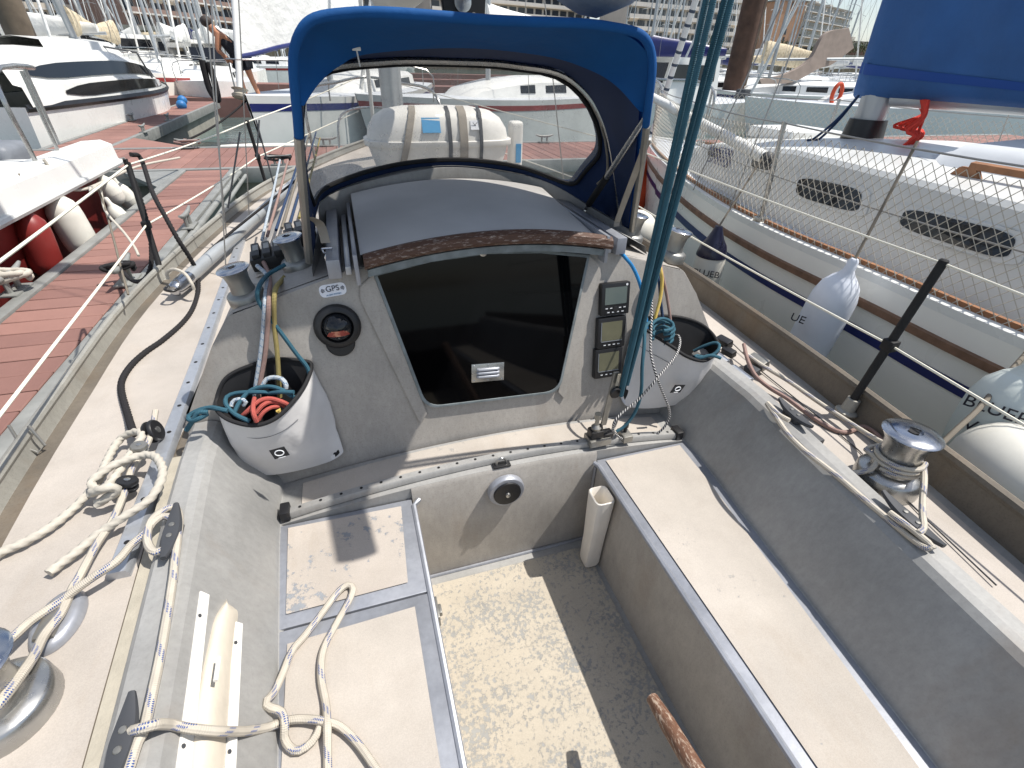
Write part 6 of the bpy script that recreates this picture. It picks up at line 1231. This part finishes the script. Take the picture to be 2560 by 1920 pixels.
# ================================================================ background: quay, buildings, far boats
g = G(); g.box((-260, 112, WL-2), (320, 320, 4.6), .0); struct('quay', g, 'quay_stone', 0)
g = G(); g.box((-260, 111.2, 4.1), (320, 112.0, 4.75), .0); struct('quay_coping', g, 'concrete', 0)
def pxx(px, y): return PY(px, 100, y).x
def building(label, pa, ya, pb, yb2, floors, bays, wall, slab, depth=16, fh=3.0, z0=4.6, rail=None, awn=0, roofx=0, seed=1, wcol='bld_glass', gap=.25, bh=1.0):
    a, b = V((pxx(pa, ya), ya, z0)), V((pxx(pb, yb2), yb2, z0)); ex = (b-a); W = ex.length; ex.normalize(); ey = V((-ex.y, ex.x, 0)); ey = ey if ey.y > 0 else -ey; up = V((0, 0, 1)); H = floors*fh
    t = thing('apartment_building', label, 'building', (a+b)/2); R = random.Random(seed)
    g = G(); g.obox((a+b)/2+ey*depth/2+up*H/2, (ex, ey, up), (W/2, depth/2, H/2)); part('wall', g, wall, t, smooth=0)
    g = G(); g.obox((a+b)/2+ey*depth/2+up*(H+.3), (ex, ey, up), (W/2+.4, depth/2+.4, .3)); rf_ = part('roof', g, 'roof_grey', t, smooth=0)
    for k in range(roofx):
        q = a.lerp(b, R.uniform(.15, .85))+ey*depth*.5+up*(H+1.4); g = G(); g.obox(q, (ex, ey, up), (R.uniform(1.2, 3), 2, 1.2)); part('roof_hut', g, wall, rf_, smooth=0)
    bw = W/bays
    gw = G(); gw.obox((0, 0, 0), (ex, ey, up), (bw*(.5-gap/2), .06, fh*.36)); me = gw.mesh('window', 0); me.materials.append(M[wcol])
    ga = G(); ga.obox((0, 0, 0), (ex, (ey-up*.5).normalized(), up), (bw*.42, .9, .05)); ma = ga.mesh('awning', 0); ma.materials.append(M['awning'])
    for f in range(floors):
        if slab:
            g = G(); g.obox((a+b)/2+up*(f*fh+.1)-ey*.75, (ex, ey, up), (W/2, .75, .14)); bs_ = part('balcony_slab', g, slab, t, smooth=0)
            g = G(); g.obox((a+b)/2+up*(f*fh+.1+bh*.55)-ey*1.46, (ex, ey, up), (W/2, .03, bh*.4)); part('balcony_rail', g, rail or 'bld_glass', bs_, smooth=0)
        for k in range(bays):
            o = bpy.data.objects.new('window', me); C.objects.link(o); o.parent = t; o.location = a+ex*bw*(k+.5)+up*(f*fh+fh*.52)-ey*.03-t.location
            if awn and R.random() < awn:
                o = bpy.data.objects.new('awning', ma); C.objects.link(o); o.parent = t; o.location = a+ex*bw*(k+.5)+up*(f*fh+fh*.86)-ey*.8-t.location
    return t
building('long quayside block at the far left with pale walls', -260, 135, 300, 150, 6, 16, 'bld_c', 'bld_c', awn=.1, seed=3, rail='bld_a')
building('block with maroon balconies and white slabs behind the timber pile', 330, 140, 700, 185, 8, 14, 'bld_dark', 'bld_c', awn=.22, seed=5, rail='bld_dark')
building('grey glass fronted block behind the white headsail', 720, 190, 1010, 195, 9, 12, 'bld_a', 'bld_a', seed=6)
building('tall pale tower with many balcony rows above the sprayhood', 1080, 185, 1470, 200, 11, 18, 'bld_c', 'bld_a', awn=.08, seed=7, rail='bld_c')
building('pale balcony block left of the dark pile', 1560, 170, 1830, 175, 8, 12, 'bld_c', 'bld_c', awn=.1, seed=8, rail='bld_c')
building('grey balcony block just right of the dark pile', 1845, 230, 1930, 232, 7, 4, 'bld_c', 'bld_c', seed=9)
building('tan end wall of the tall block right of the dark pile', 1925, 215, 1990, 214, 7, 1, 'bld_b', None, roofx=1, seed=10, gap=.93)
building('tall grey block with loggias beside the tan end wall', 1991, 214, 2105, 238, 7, 7, 'bld_a', 'bld_c', roofx=2, seed=11, wcol='dark_glass')
building('low distant block at the foot of the masts', 2095, 230, 2200, 236, 3, 8, 'bld_a', None, seed=12, roofx=2)
building('low brick building beside the blue sail cover', 2195, 215, 2300, 216, 2, 6, 'bld_dark', None, seed=13)
# trees on the quay: trunk and leafy crown
LM = N('leaf'); LM.set(LM.mix(LM.noise(3, 3), lin(44, 60, 38), lin(84, 98, 62)), .7)
def tree(label, x, y, h, r, seed):
    R = random.Random(seed); t = thing('quay_tree', label, 'tree', (x, y, 4.6), 'trees on the quay'); g = G(); g.tube([(x, y, 4.5), (x+.1, y, 4.6+h*.4), (x, y, 4.6+h*.7)], .16, 7, rad=[.2, .14, .07])
    for k in range(4): a = R.uniform(0, 6.28); g.tube([(x, y, 4.6+h*.4), (x+r*.6*math.cos(a), y+r*.6*math.sin(a), 4.6+h*.75)], .05, 5)
    part('trunk', g, 'pile_wood', t); g = G()
    for k in range(520):
        a, b = R.uniform(0, 6.28), R.gauss(0, .42); q = V((x+math.cos(a)*r*R.random()**.5*(1-.3*abs(b)), y+math.sin(a)*r*R.random()**.5, 4.6+h*.68+b*h*.34)); n = V((R.gauss(0, 1), R.gauss(0, 1), R.gauss(0, 1))).normalized(); u = n.orthogonal().normalized()*R.uniform(.18, .4); v = n.cross(u)
        g.bm.faces.new([g.bm.verts.new(q+p) for p in (u, v*.6, -u, -v*.6)])
    part('crown', g, 'leaf', t, smooth=0)
for i, (px, y, h, r) in enumerate(((1790, 160, 5.5, 3.2), (1960, 165, 5, 3.4), (2050, 168, 4.5, 3), (2150, 150, 5.0, 3.6), (700, 150, 6, 3.2))):
    tree('small green tree on the far quay, %s from the left' % ('second', 'third', 'fourth', 'fifth', 'first')[i], pxx(px, y), y, h, r, i+20)
# ---- nearer boats beyond the walkway
yacht('grey yacht with a red stripe lying just beyond the walkway ahead of the bow', (4.0, 13.6, WL), math.radians(118), 9.0, 2.9, 1.05, 'gelcoat_grey', 'red_hull', mast=11, cover='sail_white')
ta = yacht('yacht with a taupe sail bundled on its mast, right of the dark pile', (PY(2030, 250, 17).x-.6, 17.6, WL), math.radians(65), 9.2, 2.9, 1.0, 'hull_white', 'navy', mast=11.5, cover=None)
# taupe sail bundle hanging at that mast
b0 = PY(2125, 70, 17.4); pts = [PY(2118, 70, 17.4), PY(2060, 85, 17.3), PY(2020, 150, 17.2), PY(1960, 185, 17.1), PY(1895, 198, 17.0)]; low = [PY(2128, 120, 17.4), PY(2075, 160, 17.3), PY(2040, 172, 17.2), PY(1975, 205, 17.1), PY(1898, 210, 17.0)]
g = G(); P_, Q_ = spl(pts, 6), spl(low, 6); g.rings([[p+V((0, -.08, 0)), q+V((0, -.12, 0)), q+V((0, .12, 0)), p+V((0, .08, 0))] for p, q in zip(P_, Q_)], True, True); solo('bundled_sail', g, 'sail_taupe', 'taupe sail sagging in a bundle from the mast right of the dark pile', 'sail')
yacht('white yacht lying behind the netting with an orange lifebuoy', (PY(2150, 250, 12.6).x+1.2, 12.8, WL), math.radians(70), 8.4, 2.8, .95, 'gelcoat', None, mast=11, cover='sail_white')
g = G(); p = PY(2092, 235, 13.0); g.tube([p+V((.16*math.cos(a), 0, .26*math.sin(a))) for a in [2*math.pi*i/20 for i in range(20)]], .055, 10, loop=True); solo('lifebuoy', g, 'orange', 'orange lifebuoy on the white yacht behind the netting', 'lifebuoy')
yacht('white yacht with a cream cover farther right behind the blue sail cover', (PY(2420, 280, 11.5).x+1.5, 12.2, WL), math.radians(76), 9.0, 3.0, 1.0, 'gelcoat', 'navy', mast=11, cover='sail_beige')
yacht('white yacht with a dark blue cover between the hood and the dark pile', (PY(1700, 200, 20).x, 21, WL), math.radians(75), 9.0, 2.9, 1.0, 'hull_white', None, mast=11, cover='navy')
motorboat('small white motorboat with a dark cockpit right of the sprayhood', (PY(1690, 240, 15).x, 15.2, WL), math.radians(100), 6.0, 2.3, .85, 'gelcoat', 'gelcoat')
yacht('cream decked yacht with a red bow fitting right of the dark pile', (PY(1925, 230, 22).x+.8, 23, WL), math.radians(95), 9, 2.9, 1.1, 'gelcoat', 'red_hull', mast=12, cover='sail_beige')
motorboat('blue hulled motorboat moored left of the headsail', (PY(505, 180, 27).x, 27, WL), math.radians(-150), 6.5, 2.4, .9, 'sail_blue', 'gelcoat')
motorboat('white wheelhouse motorboat behind the cabin cruiser bow', (PY(470, 160, 33).x, 33, WL), math.radians(170), 7.5, 2.7, 1.1, 'gelcoat', 'gelcoat', st='navy')
motorboat('motorboat with a navy hull and raised white cabin left of the timber pile', (PY(300, 120, 31).x, 31, WL), math.radians(160), 8.0, 2.8, 1.2, 'navy', 'gelcoat')
motorboat('white cuddy motorboat at the far left', (PY(95, 150, 28).x, 28, WL), math.radians(150), 6.5, 2.4, 1.0, 'gelcoat', 'gelcoat_grey', st='sail_blue')
# ---- rows of far boats
spots = []
R = random.Random(11)
for y0, n, a0, a1 in ((24, 6, -260, 620), (33, 8, -300, 640), (43, 9, -300, 680), (27, 7, 1640, 2700), (36, 8, 1640, 2700), (28.5, 7, -260, 640), (38, 8, -280, 660), (31.5, 7, 1660, 2700), (42, 8, 1640, 2700), (48, 10, 1640, 2700), (56, 16, -300, 900), (58, 14, 1550, 2700), (72, 16, -300, 900), (75, 14, 1550, 2700), (92, 14, -200, 1000), (92, 12, 1500, 2600)):
    for k in range(n): spots.append((a0+(a1-a0)*(k+R.uniform(.2, .8))/n, y0+R.uniform(-1.5, 1.5)))
spots.sort(); hm = ['gelcoat', 'hull_white', 'gelcoat', 'gelcoat_grey', 'gelcoat', 'hull_white']; cm = ['navy', 'sail_white', 'sail_white', 'sail_beige', None, 'sail_grey', 'sail_white']
hn = {'gelcoat': 'white', 'hull_white': 'off white', 'gelcoat_grey': 'pale grey', 'navy': 'navy', 'red_hull': 'dark red'}; cn2 = {'navy': 'navy', 'sail_blue': 'blue', 'sail_white': 'white', 'sail_beige': 'cream', None: 'no', 'sail_grey': 'grey', 'red_rope': 'red'}
def ordn(i): return '%d%s' % (i, 'th' if 10 <= i % 100 <= 20 else {1: 'st', 2: 'nd', 3: 'rd'}.get(i % 10, 'th'))
for i, (px, y) in enumerate(spots):
    h, c = R.choice(hm), R.choice(cm); x = PY(px, 150, y).x
    yacht('%s yacht with %s sail cover, %s from the left in the far rows' % (hn[h], cn2[c], ordn(i+1)), (x, y, WL), math.radians(R.choice((0, 180))+R.uniform(-12, 12)+(90 if R.random() < .15 else 0)), R.uniform(7, 10.5), R.uniform(2.5, 3.2), R.uniform(.9, 1.15), h, R.choice((None, 'navy', 'red_hull')), (R.uniform(.15, .25), R.uniform(.58, .7), R.uniform(.35, .5)), R.uniform(9, 13), c, 'yachts in the far rows', furl=R.random() < .6, detail=1 if y < 40 else 0)
# far pontoons between the rows
for k, y in enumerate((20.0, 29.5, 39.5, 54.0)):
    g = G(); g.box((-90, y, WL-.3), (110, y+1.8, PZT), .0); struct('far_pontoon', g, 'plank_c', 0)
for o in bpy.data.objects:
    if '_local' in o.keys(): del o['_local']
